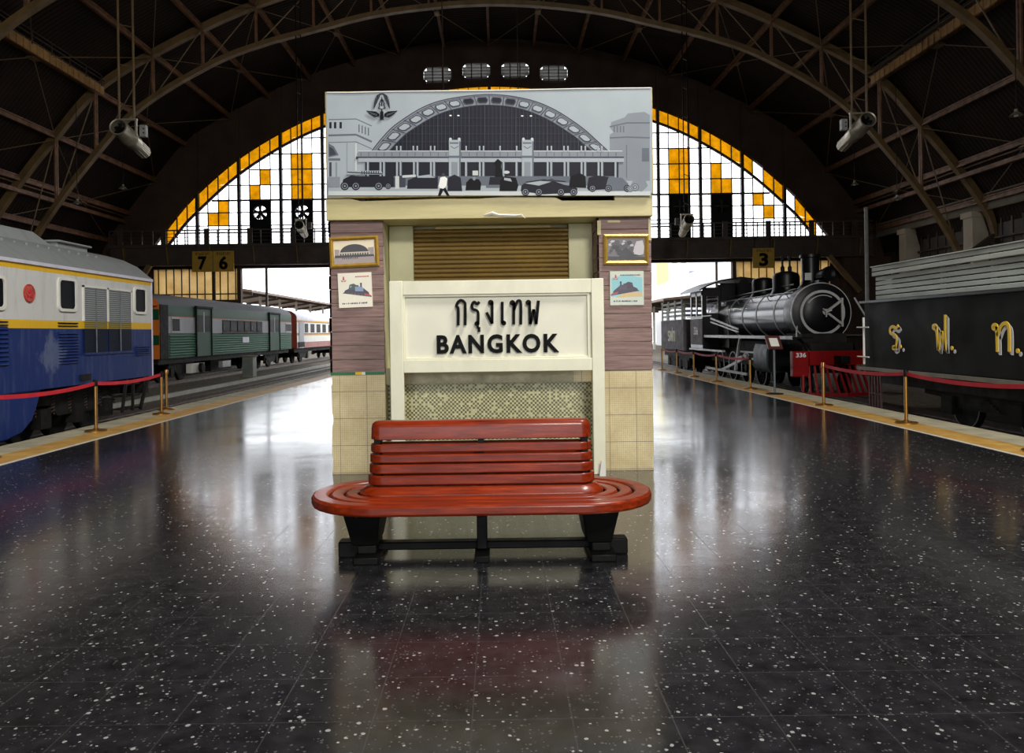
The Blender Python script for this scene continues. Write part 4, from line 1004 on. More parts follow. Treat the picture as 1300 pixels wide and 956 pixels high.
for sg in (-1, 1):
    x = BX + sg * 0.80
    m = MB()
    top = [(x - 0.13, BYC - 0.28), (x + 0.13, BYC - 0.28), (x + 0.13, BYC + 0.28), (x - 0.13, BYC + 0.28)]
    bot = [(x - 0.085 - 0.0 * sg, BYC - 0.16), (x + 0.085, BYC - 0.16), (x + 0.085, BYC + 0.16), (x - 0.085, BYC + 0.16)]
    m.add([(p[0], p[1], 0.11) for p in bot] + [(p[0], p[1], 0.38) for p in top], [(0, 1, 2, 3), (7, 6, 5, 4), (0, 1, 5, 4), (1, 2, 6, 5), (2, 3, 7, 6), (3, 0, 4, 7)])
    m.box(x - 0.02, x + 0.02, BYC - 0.45, BYC + 0.45, 0.36, 0.405)
    m.build('leg', M['iron'], be, bevel=0.01)
    MB().box(x + 0.02 - 0.085, x + 0.02 + 0.085, BYC - 0.24, BYC + 0.24, 0.0, 0.05).box(x - 0.05, x + 0.08, BYC - 0.15, BYC + 0.15, 0.05, 0.11).build('foot_plate', M['iron'], be, bevel=0.008)
m = MB().box(BX - 0.035, BX + 0.035, BYC - 0.1, BYC + 0.1, 0.06, 0.38).box(BX - 0.02, BX + 0.02, BYC - 0.45, BYC + 0.45, 0.36, 0.405)
m.build('leg', M['iron'], be, bevel=0.006)
MB().box(BX - 0.05, BX + 0.05, BYC - 0.22, BYC + 0.22, 0.0, 0.045).build('foot_plate', M['iron'], be, bevel=0.006)
MB().box(BX - 1.0, BX + 1.01, BYC - 0.045, BYC + 0.045, 0.045, 0.1).box(BX - 1.0, BX - 0.72, BYC - 0.06, BYC + 0.06, 0, 0.11).box(BX + 0.74, BX + 1.01, BYC - 0.06, BYC + 0.06, 0, 0.11).build('base_beam', M['iron'], be, bevel=0.01)

# ------------------------------------------------------------------ blue and white diesel locomotive
DX, DC = -7.5, -8.85
Y0, Y1 = 4.0, 17.05
dl = thing('diesel_locomotive', 'blue and white diesel locomotive with yellow stripes beside the platform', 'locomotive', (DC, 12.0, -0.28))
half = [(0.0, 0.72, 0), (1.35, 0.72, 0), (1.35, 1.72, 1), (1.35, 1.855, 2), (1.35, 2.655, 3), (1.35, 2.745, 4), (1.38, 2.75, 4), (1.38, 2.80, 5), (1.30, 2.86, 5), (1.05, 3.07, 5), (0.75, 3.22, 5), (0.4, 3.32, 5), (0.0, 3.35, 5)]
prf = [(DC + x, z, m) for x, z, m in half] + [(DC - x, z, half[min(i + 1, len(half) - 1)][2]) for i, (x, z, m) in list(enumerate(half))[-2:0:-1]]
mb = MB(); n = len(prf)
mb.v = [(x, y, z) for y in (Y0, Y1) for x, z, _ in prf]
for i in range(n):
    j = (i + 1) % n; mb.f.append([i, j, j + n, i + n]); mb.m.append(prf[j][2] if i < len(half) - 1 else prf[i][2])
mb.f += [list(range(n - 1, -1, -1)), list(range(n, 2 * n))]; mb.m += [1, 1]
LM = [M['under'], M['locoblue'], M['locoyellow'], M['locowhite'], M['locoyellow'], M['locogrey']]
body = mb.build('body', LM, dl)
MB().box(DX + 0.0, DX + 0.035, Y0, Y1, 2.745, 2.80).build('gutter', M['lilac'], dl)
MB().box(DX - 0.02, DX + 0.012, Y1 - 0.03, Y1 + 0.015, 0.72, 2.75).build('corner_strip', M['lilac'], dl)
def lwindow(px0, py0, px1, py1, mat='darkglass', nm='window'):
    (ya, za), (yb, zb) = side(px0, py1, DX), side(px1, py0, DX)
    z0, z1 = za, zb; w = 0.05
    def rr(a, b, c, d, r=0.07, n=4):
        o = []
        for cx, cz, s in ((b - r, c + r, -90), (b - r, d - r, 0), (a + r, d - r, 90), (a + r, c + r, 180)): o += [(cx + r * math.cos(R(s + 90 * k / n)), cz + r * math.sin(R(s + 90 * k / n))) for k in range(n + 1)]
        return o
    out, inn = rr(ya - w, yb + w, z0 - w, z1 + w, 0.1), rr(ya, yb, z0, z1)
    m = MB(); k = len(out); vs = [(x, y, z) for x in (DX - 0.01, DX + 0.035) for (y, z) in out + inn]
    for i in range(k):
        j = (i + 1) % k
        m_f = [(2 * k + i, 2 * k + j, 3 * k + j, 3 * k + i), (i, j, 2 * k + j, 2 * k + i), (k + i, 3 * k + i, 3 * k + j, k + j)]
        m.f += [list(f) for f in m_f]; m.m += [0] * 3
    m.v = vs
    f = m.build('window_frame', M['whitepaint'], dl)
    MB().prism([(y, z) for y, z in inn], 'x', DX - 0.01, DX + 0.012).build(nm, M[mat], f)
lwindow(-32, 354, 3, 388); lwindow(74.5, 357.5, 94, 391.5); lwindow(170.5, 368.5, 183.5, 395.5)
# round crest
yc, zc = side(36.5, 372.5, DX)
m = MB().lathe([(0.15, -0.01), (0.15, 0.02), (0.135, 0.028), (0.125, 0.02), (0.0, 0.02)], (DX, yc, zc), (1, 0, 0), 28)
cr = m.build('crest', M['crest'], dl)
m = MB().lathe([(0.045, 0.02), (0.04, 0.03), (0, 0.032)], (DX, yc, zc + 0.03), (1, 0, 0), 12)
for sg in (-1, 1): m.prism([(yc, zc - 0.05), (yc + sg * 0.085, zc - 0.01), (yc + sg * 0.06, zc - 0.075)], 'x', DX + 0.015, DX + 0.028)
m.build('crest_relief', M['ribbon'], cr)
# radiator grille in two leaves
(ya, za), (yb, zb) = side(106.5, 448, DX), side(165, 371, DX); z0, z1 = za, zb
gm = NT('woven_grille'); s_ = gm.sep(gm.pos())
lm = gm.math('MAXIMUM', gm.math('LESS_THAN', gm.math('FRACT', gm.math('MULTIPLY', s_[1], 34.0)), 0.3), gm.math('LESS_THAN', gm.math('FRACT', gm.math('MULTIPLY', s_[2], 26.0)), 0.3))
zone = gm.math('LESS_THAN', s_[2], 1.72); zy = gm.math('MULTIPLY', gm.math('GREATER_THAN', s_[2], 1.72), gm.math('LESS_THAN', s_[2], 1.855))
wire = gm.mix(zone, rgb(160, 164, 166), rgb(20, 28, 52)); wire = gm.mix(zy, wire, rgb(168, 146, 40))
gm.set(gm.mix(lm, gm.mix(zone, rgb(58, 62, 66), rgb(8, 12, 22)), wire), 0.6, spec=0.08)
mid = (ya + yb) / 2 - 0.05
for a, b in ((ya, mid - 0.03), (mid + 0.03, yb)):
    g = MB().box(DX - 0.005, DX + 0.018, a, b, z0, z1).build('radiator_grille', gm.m, dl)
    MB().box(DX + 0.016, DX + 0.03, (a + b) / 2 - 0.012, (a + b) / 2 + 0.012, z0, z1).build('grille_stay', M['grille'], g)
m = MB()
for (a, b) in ((ya - 0.035, ya), (mid - 0.03, mid + 0.03), (yb, yb + 0.035)): m.box(DX - 0.005, DX + 0.03, a, b, 1.86, z1 + 0.035)
m.box(DX - 0.005, DX + 0.03, ya - 0.035, yb + 0.035, z1, z1 + 0.035); m.build('grille_frame', M['whitepaint'], dl)
MB().box(DX - 0.005, DX + 0.035, ya, yb + 0.03, z0 - 0.04, z0).build('grille_sill', M['locoblue'], dl)
# louvres
def louvre(px0, py0, px1, py1, nslat, mat, yellow=False):
    (a, za), (b, zb) = side(px0, py1, DX), side(px1, py0, DX); m = MB(); h = (zb - za) / nslat
    for k in range(nslat):
        z = za + k * h; m.prism([(DX - 0.005, z), (DX + 0.004, z), (DX + 0.034, z + h * 0.25), (DX + 0.03, z + h * 0.45), (DX - 0.005, z + h * 0.92)], 'y', a, b)
    o = m.build('louvre', M[mat], dl)
    if yellow: 
        m = MB()
        for z in (1.755, 1.805): m.box(DX - 0.002, DX + 0.02, a, b, z, z + 0.02)
        m.build('louvre_slot', M['under'], o)
louvre(-40, 414, 9, 468, 9, 'locoblue', True); louvre(74, 421, 98, 463, 11, 'locoblue', True); louvre(172, 438, 188.5, 452, 5, 'locoblue')
# roof hatches
MB().add([(DC - 0.6, Y0, 3.25), (DC + 0.62, Y0, 3.22), (DC + 0.62, 14.7, 3.22), (DC - 0.6, 14.7, 3.25), (DC - 0.5, Y0, 3.5), (DC + 0.42, Y0, 3.5), (DC + 0.42, 14.3, 3.5), (DC - 0.5, 14.3, 3.5)], [(0, 1, 2, 3), (4, 5, 6, 7), (0, 1, 5, 4), (1, 2, 6, 5), (2, 3, 7, 6), (3, 0, 4, 7)]).box(DC - 0.62, DC + 0.66, Y0, 14.72, 3.2, 3.25).build('roof_hatch', M['locogrey'], dl, bevel=0.02)
MB().box(DC - 0.6, DC + 0.55, 14.85, 15.95, 3.2, 3.39).box(DC - 0.65, DC + 0.62, 14.8, 16.0, 3.37, 3.41).build('roof_fan_cover', M['locogrey'], dl, bevel=0.015)
m = MB()
for k in range(24): m.cyl((DC + 0.9, 8 + k * 0.33, 3.13), (DC + 0.91, 8 + k * 0.33, 3.175), 0.025, n=8)
m.build('roof_rivet', M['locogrey'], dl)
# fuel tank skirt, bogies, end steps
poly = [(8.2, 0.75), (8.2, -0.02), (12.1, -0.02), (12.5, 0.05), (12.78, 0.22), (12.95, 0.5), (13.05, 0.75)]
MB().prism(poly, 'x', DC - 1.25, DX - 0.08).build('fuel_tank', M['locoblue'], dl, bevel=0.03)
def bogie(parent, xc, yc, hl, wr, xs, ztop, axle, nm='bogie'):
    m = MB()
    for sg in (-1, 1):
        x = xc + sg * xs
        m.prism([(yc - hl, ztop - 0.1), (yc - hl, ztop - 0.32), (yc - hl * .55, ztop - 0.34), (yc - hl * .4, ztop - 0.55), (yc + hl * .4, ztop - 0.55), (yc + hl * .55, ztop - 0.34), (yc + hl, ztop - 0.32), (yc + hl, ztop - 0.1)], 'x', x - 0.05, x + 0.05)
        for a in axle: m.box(x - 0.09, x + 0.09, yc + a - 0.16, yc + a + 0.16, -0.28 + wr - 0.17, -0.28 + wr + 0.17)
    m.box(xc - xs, xc + xs, yc - 0.15, yc + 0.15, ztop - 0.45, ztop - 0.2)
    b = m.build(nm, M['under'], parent)
    for a in axle:
        w = MB()
        for sg in (-1, 1): w.lathe([(0.08, -0.07), (wr * 0.6, -0.05), (wr * 0.82, -0.065), (wr, -0.065), (wr, 0.05), (wr * 0.82, 0.06), (wr * 0.6, 0.03), (0.08, 0.07)], (xc + sg * 0.5, yc + a, -0.28 + wr), (1, 0, 0), 28)
        w.cyl((xc - 0.56, yc + a, -0.28 + wr), (xc + 0.56, yc + a, -0.28 + wr), 0.07)
        w.build('wheelset', M['under'], b)
    s = MB()
    for a in axle:
        for k in (-0.28, 0.28):
            for sg in (-1, 1):
                pts = [(xc + sg * (xs + 0.02) + 0.05 * math.cos(t * 0.9), yc + a + k + 0.05 * math.sin(t * 0.9), ztop - 0.5 + t * 0.0085) for t in range(40)]
                s.tube(pts, 0.014, 5)
    s.build('spring', M['darksteel'], b)
    return b
bogie(dl, DC, 14.75, 1.65, 0.44, 0.9, 0.72, (-1.1, 0.0, 1.1))
st = MB()
for k, (dz) in enumerate((0.0, 0.26, 0.5)): st.box(DX - 0.35 + 0.0, DX - 0.05, 15.95 - 0.0, 16.55, 0.08 + dz, 0.11 + dz)
st.bar((DX - 0.05, 15.95, 0.72), (DX - 0.05, 15.75, 0.05), 0.05, 0.05).bar((DX - 0.05, 16.95, 0.72), (DX - 0.05, 16.55, 0.05), 0.06, 0.05).bar((DX - 0.05, 16.25, 0.72), (DX - 0.05, 16.2, 0.05), 0.05, 0.04)
st.build('cab_step', M['under'], dl)
MB().box(DX - 0.01, DX + 0.02, 14.1, 14.45, 0.78, 0.9).build('step_recess', M['under'], dl)
MB().box(DC - 1.2, DC + 1.2, Y1 - 0.1, Y1 + 0.12, 0.35, 0.72).box(DC - 0.15, DC + 0.15, Y1, Y1 + 0.6, 0.3, 0.55).build('end_beam', M['under'], dl)

# ------------------------------------------------------------------ green and grey carriage
CX, CC = -12.7, -14.05
ga, gb = 29.5, 48.3
gc = thing('passenger_carriage', 'green and grey carriage with fluted lower sides behind the diesel locomotive', 'carriage', (CC, 39, -0.28))
def coach(root, xs, xc, y0, y1, bands, roofmat, zb, ze, zr, endmat):
    hw = abs(xs - xc); half = [(0, zb)] + [(hw, z) for z, _ in bands] + [(hw * .93, ze + 0.16), (hw * .75, ze + 0.33), (hw * .4, zr - 0.04), (0, zr)]
    mats = [M['under']]; idx = [0]
    for z, m in bands[1:]:
        if m not in mats: mats.append(m)
        idx.append(mats.index(m))
    mats.append(roofmat); mats.append(endmat); ri = len(mats) - 2
    idx += [ri] * 4; idx = idx[:len(half) - 1]
    pts = [(xc + x, z) for x, z in half] + [(xc - x, z) for x, z in half[-2:0:-1]]
    n = len(pts); fi = idx + idx[::-1]
    mb = MB(); mb.v = [(x, y, z) for y in (y0, y1) for x, z in pts]
    for i in range(n): j = (i + 1) % n; mb.f.append([i, j, j + n, i + n]); mb.m.append(fi[i])
    mb.f += [list(range(n - 1, -1, -1)), list(range(n, 2 * n))]; mb.m += [ri + 1] * 2
    return mb.build('body', mats, root)
zlow = side(216, 453, CX)[1]
bands = [(0.72, None), (1.70, M['green']), (2.33, M['greywhite']), (2.36, M['orange']), (2.78, M['green'])]
coach(gc, CX, CC, ga, gb, bands, M['coachroof'], 0.72, 2.78, 3.3, M['orange'])
m = MB()
for k in range(8): z = 0.80 + k * 0.105; m.prism([(CX - 0.01, z), (CX + 0.02, z + 0.012), (CX + 0.034, z + 0.04), (CX + 0.02, z + 0.068), (CX - 0.01, z + 0.08)], 'y', ga + 0.9, gb - 0.3)
m.build('fluted_panel', M['greenlite'], gc)
MB().box(CX - 0.02, CX + 0.025, ga + 0.02, ga + 0.75, 0.72, 2.78).build('vestibule_corner', M['under'], gc)
for z0, z1 in ((1.25, 1.62), (2.2, 2.6)): MB().box(CC - 1.34, CC + 1.34, ga - 0.02, ga + 0.01, z0, z1).build('end_band', M['green'], gc)
m = MB(); na, nr = 20, 7; vs = []
for r_ in range(nr + 1):
    t = r_ / nr * PI / 2
    for a in range(na + 1):
        th = PI * a / na; vs.append((CC + 1.32 * math.cos(th) * math.cos(t), ga + 0.03 - 0.38 * math.sin(t), 2.74 + 0.54 * math.sin(th) * math.cos(t)))
m.add(vs, [(r_ * (na + 1) + a, r_ * (na + 1) + a + 1, (r_ + 1) * (na + 1) + a + 1, (r_ + 1) * (na + 1) + a) for r_ in range(nr) for a in range(na)])
m.box(CC - 1.3, CC + 1.3, ga - 0.36, ga + 0.03, 2.72, 2.75)
m.build('end_dome', M['orange'], gc)
def cdoor(pa, pb):
    ya, yb = CX * 1000 / (pa - 633), CX * 1000 / (pb - 633)
    d = MB().box(CX - 0.01, CX + 0.045, ya, yb, 0.72, 2.72).build('door', M['green'], gc)
    m = MB().box(CX, CX + 0.08, ya - 0.06, ya, 0.72, 2.8).box(CX, CX + 0.08, yb, yb + 0.06, 0.72, 2.8).box(CX, CX + 0.1, ya - 0.1, yb + 0.1, 2.74, 2.84); m.build('door_frame', M['under'], d)
    ymid = (ya + yb) / 2
    for a, b in ((ya + 0.12, ymid - 0.1), (ymid + 0.1, yb - 0.12)):
        MB().box(CX + 0.03, CX + 0.05, a, b, 1.75, 2.45).build('door_window', M['darkglass'], d)
    MB().box(CX + 0.03, CX + 0.048, ymid - 0.06, ymid + 0.06, 1.72, 2.6).build('door_post', M['greywhite'], d)
cdoor(248.5, 267); cdoor(341.5, 354)
def cwin(pa, pb, za, zb, n=1):
    ya, yb = CX * 1000 / (pa - 633), CX * 1000 / (pb - 633); w = (yb - ya) / n
    for k in range(n):
        a, b = ya + k * w + 0.04, ya + (k + 1) * w - 0.04
        f = MB().box(CX - 0.01, CX + 0.02, a, b, za, zb).build('window_frame', M['trim'] if n == 1 else M['under'], gc)
        MB().box(CX, CX + 0.026, a + 0.06, b - 0.06, za + 0.06, zb - 0.06).build('window', M['darkglass'], f)
        if n > 1: MB().box(CX, CX + 0.034, a + 0.2, b - 0.75, za + 0.12, za + 0.3).build('window_blind', M['whitepaint'], f)
cwin(217, 229, 1.72, 2.32); cwin(282, 333, 1.74, 2.30, 6); cwin(362, 370, 1.74, 2.28)
MB().box(CX, CX + 0.05, CX * 1000 / (282 - 633), CX * 1000 / (333 - 633), 1.66, 1.72).build('window_rail', M['under'], gc)
ya = CX * 1000 / (307 - 633); MB().box(CX, CX + 0.05, ya, ya + 0.95, 1.22, 1.5).build('route_plate', M['lilac'], gc)
MB().box(CC - 1.2, CC + 1.2, ga + 0.2, gb - 0.2, 0.5, 0.74).box(CC - 0.8, CC + 0.8, 36.2, 39.0, -0.05, 0.5).build('underframe', M['under'], gc)
bogie(gc, CC, 32.4, 1.3, 0.44, 0.95, 0.6, (-1.0, 1.0)); bogie(gc, CC, 45.2, 1.3, 0.44, 0.95, 0.6, (-1.0, 1.0))
ya = CX * 1000 / (246 - 633); yb = CX * 1000 / (263 - 633)
MB().box(CX - 0.35, CX - 0.12, ya, yb, 0.02, 0.42).build('equipment_box', M['whitepaint'], gc, bevel=0.02)
MB().lathe([(0.0, 0), (0.2, 0.0), (0.2, 0.18), (0.0, 0.2)], (CX - 0.15, (ya + yb) / 2 + 0.2, 0.22), (1, 0, 0), 20).build('generator_pulley', M['under'], gc)
ya = CX * 1000 / (285 - 633); MB().box(CX - 0.3, CX - 0.1, ya, ya + 1.1, 0.1, 0.4).build('battery_box', M['trim'], gc, bevel=0.02)
# red and cream carriage beyond
rc = thing('passenger_carriage', 'cream and maroon carriage outside, coupled behind the green and grey carriage', 'carriage', (CC, 58, -0.28))
bands = [(0.72, None), (1.1, M['maroon']), (1.5, M['whitepaint']), (1.58, M['locoyellow']), (1.68, M['maroon']), (2.38, M['whitepaint']), (2.45, M['maroon']), (2.52, M['locoyellow']), (2.72, M['lilac'])]
coach(rc, CX, CC, 49.6, 68, bands, M['lilac'], 0.72, 2.72, 3.2, M['maroon'])
for pa, pb in ((387, 391), (394.5, 399), (402, 406.5), (409.5, 413.5), (417, 420)):
    ya, yb = CX * 1000 / (pa - 633), CX * 1000 / (pb - 633)
    MB().box(CX - 0.01, CX + 0.02, ya, yb, 1.72, 2.3).build('window', M['darkglass'], rc)
MB().box(CX - 0.01, CX + 0.03, 50.1, 51.3, 0.72, 2.4).build('door', M['greywhite'], rc)
MB().box(CX - 0.01, CX + 0.04, 49.9, 51.4, 0.78, 1.12).prism([(49.9, 0.78), (50.4, 0.78), (51.2, 1.12), (50.7, 1.12)], 'x', CX + 0.04, CX + 0.05).build('hazard_stripe', M['under'], rc)
MB().box(CC - 1.1, CC + 1.1, 49.8, 67.8, 0.45, 0.72).build('underframe', M['under'], rc)
bogie(rc, CC, 52.6, 1.3, 0.44, 0.95, 0.6, (-1.0, 1.0)); bogie(rc, CC, 64.6, 1.3, 0.44, 0.95, 0.6, (-1.0, 1.0))
# trackside cabinet
cb = thing('trackside_cabinet', 'small grey equipment cabinet on the ballast in front of the green carriage', 'cabinet', (-11.15, 35.2, -0.42))
MB().box(-11.4, -10.92, 34.95, 35.5, -0.28, 0.62).build('cabinet_body', paint('cabinet_grey', rgb(120, 124, 116), 0.6), cb, bevel=0.02)
MB().box(-11.36, -10.96, 34.93, 34.96, -0.2, 0.55).build('cabinet_door', paint('cabinet_door_grey', rgb(106, 112, 106), 0.6), cb)
MB().box(-11.45, -10.87, 34.88, 35.55, 0.62, 0.66).box(-11.5, -10.85, 34.85, 35.6, -0.45, -0.28).build('cabinet_base', M['sleeper'], cb)

# ------------------------------------------------------------------ black steam locomotive
SX = 8.85
sl = thing('steam_locomotive', 'black steam locomotive with red buffer beam and blue-black boiler beside the platform', 'steam locomotive', (SX, 25, -0.28))
bz = 1.97
MB().lathe([(0.74, 0), (0.74, 6.3)], (SX, 21.75, bz), (0, 1, 0), 48).build('boiler', M['boiler'], sl)
MB().lathe([(0.0, -0.02), (0.62, -0.02), (0.68, 0.0), (0.80, 0.03), (0.81, 0.1), (0.81, 0.5), (0.76, 0.52), (0.74, 0.9)], (SX, 21.55, bz), (0, 1, 0), 48).build('smokebox', M['locoblack'], sl)
for y in (21.62, 23.2, 24.8, 26.2, 27.7):
    r = 0.815 if y < 22 else 0.745
    MB().ringdisc((SX, y, bz), (0, 1, 0), r - 0.01, r + 0.012, -0.03, 0.03, 48).build('boiler_band', M['trim'], sl)
dr = MB().lathe([(0.55, 0), (0.55, 0.02), (0.5, 0.05), (0.3, 0.1), (0, 0.12)], (SX, 21.53, bz), (0, -1, 0), 40).build('smokebox_door', M['locoblack'], sl)
MB().ringdisc((SX, 21.53, bz), (0, -1, 0), 0.545, 0.615, -0.02, 0.035, 40).build('door_ring', M['trim'], dr)
arc = [(SX + 0.47 * math.cos(R(a)), 21.455, bz + 0.47 * math.sin(R(a))) for a in range(60, 155, 8)]
MB().tube(arc, 0.016, 6).build('door_handrail', M['trim'], dr)
c0 = Vector((SX + 0.02, 21.38, bz + 0.01)); m = MB().lathe([(0.085, 0), (0.085, 0.05), (0.04, 0.08), (0.03, 0.12)], c0, (0, -1, 0), 16)
for a in (20, 140, 260): m.bar(c0 + Vector((0, -0.1, 0)), c0 + Vector((0.14 * math.cos(R(a)), -0.12, 0.14 * math.sin(R(a)))), 0.03, 0.03)
m.build('door_dart', M['trim'], dr)
h0, h1 = Vector((SX + 0.5, 21.42, bz + 0.33)), Vector((SX + 0.5, 21.42, bz - 0.33))
MB().bar(c0 + Vector((0.05, -0.03, 0.03)), h0, 0.05, 0.06).bar(c0 + Vector((0.05, -0.03, -0.03)), h1, 0.05, 0.06).bar(h0 + Vector((0, 0, 0.06)), h1 - Vector((0, 0, 0.06)), 0.05, 0.05).build('door_hinge', M['trim'], dr)
# chimney, domes, lamp, whistle
MB().lathe([(0.36, 0), (0.27, 0.12), (0.235, 0.25), (0.25, 0.85), (0.29, 0.87), (0.29, 0.95), (0.2, 0.95)], (SX, 22.3, bz + 0.70), (0, 0, 1), 28).build('chimney', M['locoblack'], sl)
MB().lathe([(0.5, -0.1), (0.42, 0.02), (0.40, 0.15), (0.40, 0.46), (0.36, 0.56), (0.2, 0.62), (0, 0.64)], (SX, 24.2, bz + 0.70), (0, 0, 1), 28).build('sand_dome', M['locoblack'], sl)
MB().lathe([(0.46, -0.1), (0.38, 0.02), (0.36, 0.15), (0.36, 0.44), (0.32, 0.53), (0.18, 0.58), (0, 0.6)], (SX, 26.3, bz + 0.70), (0, 0, 1), 28).build('steam_dome', M['locoblack'], sl)
for dx in (-0.1, 0.12): MB().lathe([(0.06, 0), (0.06, 0.16), (0.03, 0.2), (0.03, 0.36), (0.05, 0.38), (0.04, 0.5)], (SX + dx, 24.2, bz + 1.3), (0, 0, 1), 12).build('safety_valve', M['iron'], sl)
MB().box(SX - 0.16, SX + 0.16, 28.3, 28.6, bz + 0.68, bz + 1.35).build('turret', M['locoblack'], sl)
d = Vector((0.25, -1, 0.12)).normalized(); hb = Vector((SX + 0.08, 21.95, bz + 1.0))
MB().lathe([(0.1, 0), (0.17, 0.12), (0.19, 0.42), (0.205, 0.43), (0.205, 0.5), (0.17, 0.5), (0.1, 0.44)], hb, d, 24).box(SX - 0.05, SX + 0.2, 21.6, 21.9, bz + 0.72, bz + 0.9).build('headlamp', M['locoblack'], sl)
MB().box(SX - 0.27, SX - 0.1, 21.98, 22.02, bz + 0.92, bz + 1.12).build('number_lamp', M['trim'], sl)
# running boards, handrails
for sg in (-1, 1):
    MB().box(SX + sg * 0.72, SX + sg * 1.25, 20.4, 29.2, 1.28, 1.32).build('running_board', M['locoblack'], sl)
    MB().box(SX + sg * 1.25 - 0.015, SX + sg * 1.25 + 0.015, 20.4, 29.2, 1.26, 1.35).build('board_edge', M['trim'], sl)
    m = MB().tube([(SX + sg * 0.66, 21.9, bz + 0.58), (SX + sg * 0.66, 29.0, bz + 0.58)], 0.02, 6)
    for y in (22.4, 24.0, 25.5, 27.0, 28.6): m.tube([(SX + sg * 0.6, y, bz + 0.44), (SX + sg * 0.66, y, bz + 0.58)], 0.016, 5)
    m.build('handrail', M['trim'], sl)
MB().tube([(SX - 0.2, 23, bz + 0.86), (SX - 0.35, 25.3, bz + 0.8), (SX - 0.4, 28.8, bz + 0.74)], 0.025, 6).build('steam_pipe', M['locoblack'], sl)
MB().bar((SX - 1.22, 25.1, 1.55), (SX - 1.22, 28.3, 1.95), 0.04, 0.06).bar((SX - 1.22, 25.1, 1.46), (SX - 1.22, 28.3, 1.82), 0.04, 0.05).build('reversing_rod', M['trim'], sl)
MB().tube([(SX - 0.9, 21.0, 1.3), (SX - 0.72, 20.9, 1.1), (SX - 0.6, 20.7, 0.75), (SX - 0.62, 20.6, 0.6)], 0.04, 8).build('brake_pipe', M['iron'], sl)
MB().tube([(SX + 0.78, 21.3, 2.35), (SX + 1.12, 20.7, 1.3)], 0.025, 6).build('front_stay', M['trim'], sl)
MB().tube([(SX - 0.78, 21.3, 1.6), (SX - 0.95, 20.9, 1.32)], 0.02, 6).build('front_stay', M['trim'], sl)
# frames, cylinders, motion and wheels
MB().box(SX - 0.55, SX + 0.55, 20.9, 30.8, 0.35, 1.15).box(SX - 0.6, SX + 0.6, 21.4, 22.6, 0.9, 1.4).build('main_frame', M['under'], sl)
for sg in (-1, 1):
    cy = MB().prism([(SX + sg * 0.6, 0.3), (SX + sg * 1.2, 0.3), (SX + sg * 1.27, 0.42), (SX + sg * 1.27, 0.9), (SX + sg * 1.2, 1.12), (SX + sg * 0.6, 1.15)], 'y', 22.3, 23.5).build('cylinder', M['slate'], sl, bevel=0.03)
    MB().prism([(SX + sg * 0.62, 0.34), (SX + sg * 1.18, 0.34), (SX + sg * 1.24, 0.46), (SX + sg * 1.24, 0.88), (SX + sg * 1.17, 1.08), (SX + sg * 0.62, 1.1)], 'y', 22.26, 22.31).build('cylinder_cover', M['locoblack'], cy)
    x = SX + sg * 0.98
    MB().bar((x, 23.5, 0.62), (x, 25.6, 0.62), 0.05, 0.05).bar((x, 23.5, 0.82), (x, 25.6, 0.82), 0.06, 0.05).build('slide_bar', M['trim'], sl)
    MB().bar((x, 25.0, 0.66), (x, 27.8, 0.12), 0.05, 0.09).bar((x + sg * 0.05, 24.85, 0.12), (x + sg * 0.05, 29.6, 0.12), 0.05, 0.08).bar((x, 25.0, 0.72), (x, 26.6, 0.55), 0.04, 0.05).build('side_rod', M['trim'], sl)
    MB().bar((x + sg * 0.1, 25.4, 1.25), (x + sg * 0.12, 25.9, 0.2), 0.05, 0.08).build('valve_link', M['trim'], sl)
def spoked(parent, xc, y, r, mats, ns=12, name='driving_wheel'):
    for sg in (-1, 1):
        m = MB(); c = Vector((xc + sg * 0.5, y, -0.28 + r))
        m.ringdisc(c, (1, 0, 0), r * 0.86, r, -0.06, 0.06, 36)
        for k in range(ns):
            a = 2 * PI * k / ns; m.bar(c + Vector((0, 0.1 * math.cos(a), 0.1 * math.sin(a))), c + Vector((0, r * 0.88 * math.cos(a), r * 0.88 * math.sin(a))), 0.05, 0.045)
        m.lathe([(0.13, -0.09), (0.13, 0.09)], c, (1, 0, 0), 16)
        w = m.build(name, M['under'], parent)
        MB().ringdisc(c, (1, 0, 0), r * 0.9, r * 0.985, sg * 0.055, sg * 0.068, 36).build('tyre', M['trim'], w)
for y in (24.9, 26.4, 27.9, 29.5): spoked(sl, SX, y, 0.53, None)
spoked(sl, SX, 21.35, 0.32, None, 8, 'leading_wheel')
# buffer beam, plates and cowcatcher
MB().box(SX - 0.75, SX + 0.82, 20.55, 20.7, 0.58, 0.95).build('buffer_beam', M['locored'], sl)
for sg in (-1, 1):
    p = MB().box(SX + sg * 0.78, SX + sg * 1.2, 20.5, 20.72, 0.28, 0.95).build('step_plate', M['locored'], sl, bevel=0.02)
    text('running_number', '336', M['letterwhite'], p, FACE_S, (SX + sg * 0.99, 20.5, 0.85), 0.26, 0.12, 0.008, 0.02)
m = MB()
for k in range(13):
    x = SX - 0.9 + k * 0.15; m.bar((x, 20.6, 0.55), (SX - 1.0 + k * 0.167, 20.05 + abs(k - 6) * 0.05, -0.16), 0.05, 0.05)
m.bar((SX - 1.0, 20.35, -0.16), (SX, 20.02, -0.16), 0.06, 0.08).bar((SX, 20.02, -0.16), (SX + 1.0, 20.35, -0.16), 0.06, 0.08)
m.build('cowcatcher', M['locored'], sl)
MB().box(SX - 0.12, SX + 0.12, 20.1, 20.55, 0.62, 0.82).build('coupler', M['iron'], sl, bevel=0.02)
MB().lathe([(0.06, 0), (0.09, 0.05), (0.09, 0.28), (0.05, 0.33)], (SX + 0.95, 20.62, 1.32), (0, 0, 1), 16).build('side_lamp', M['iron'], sl)
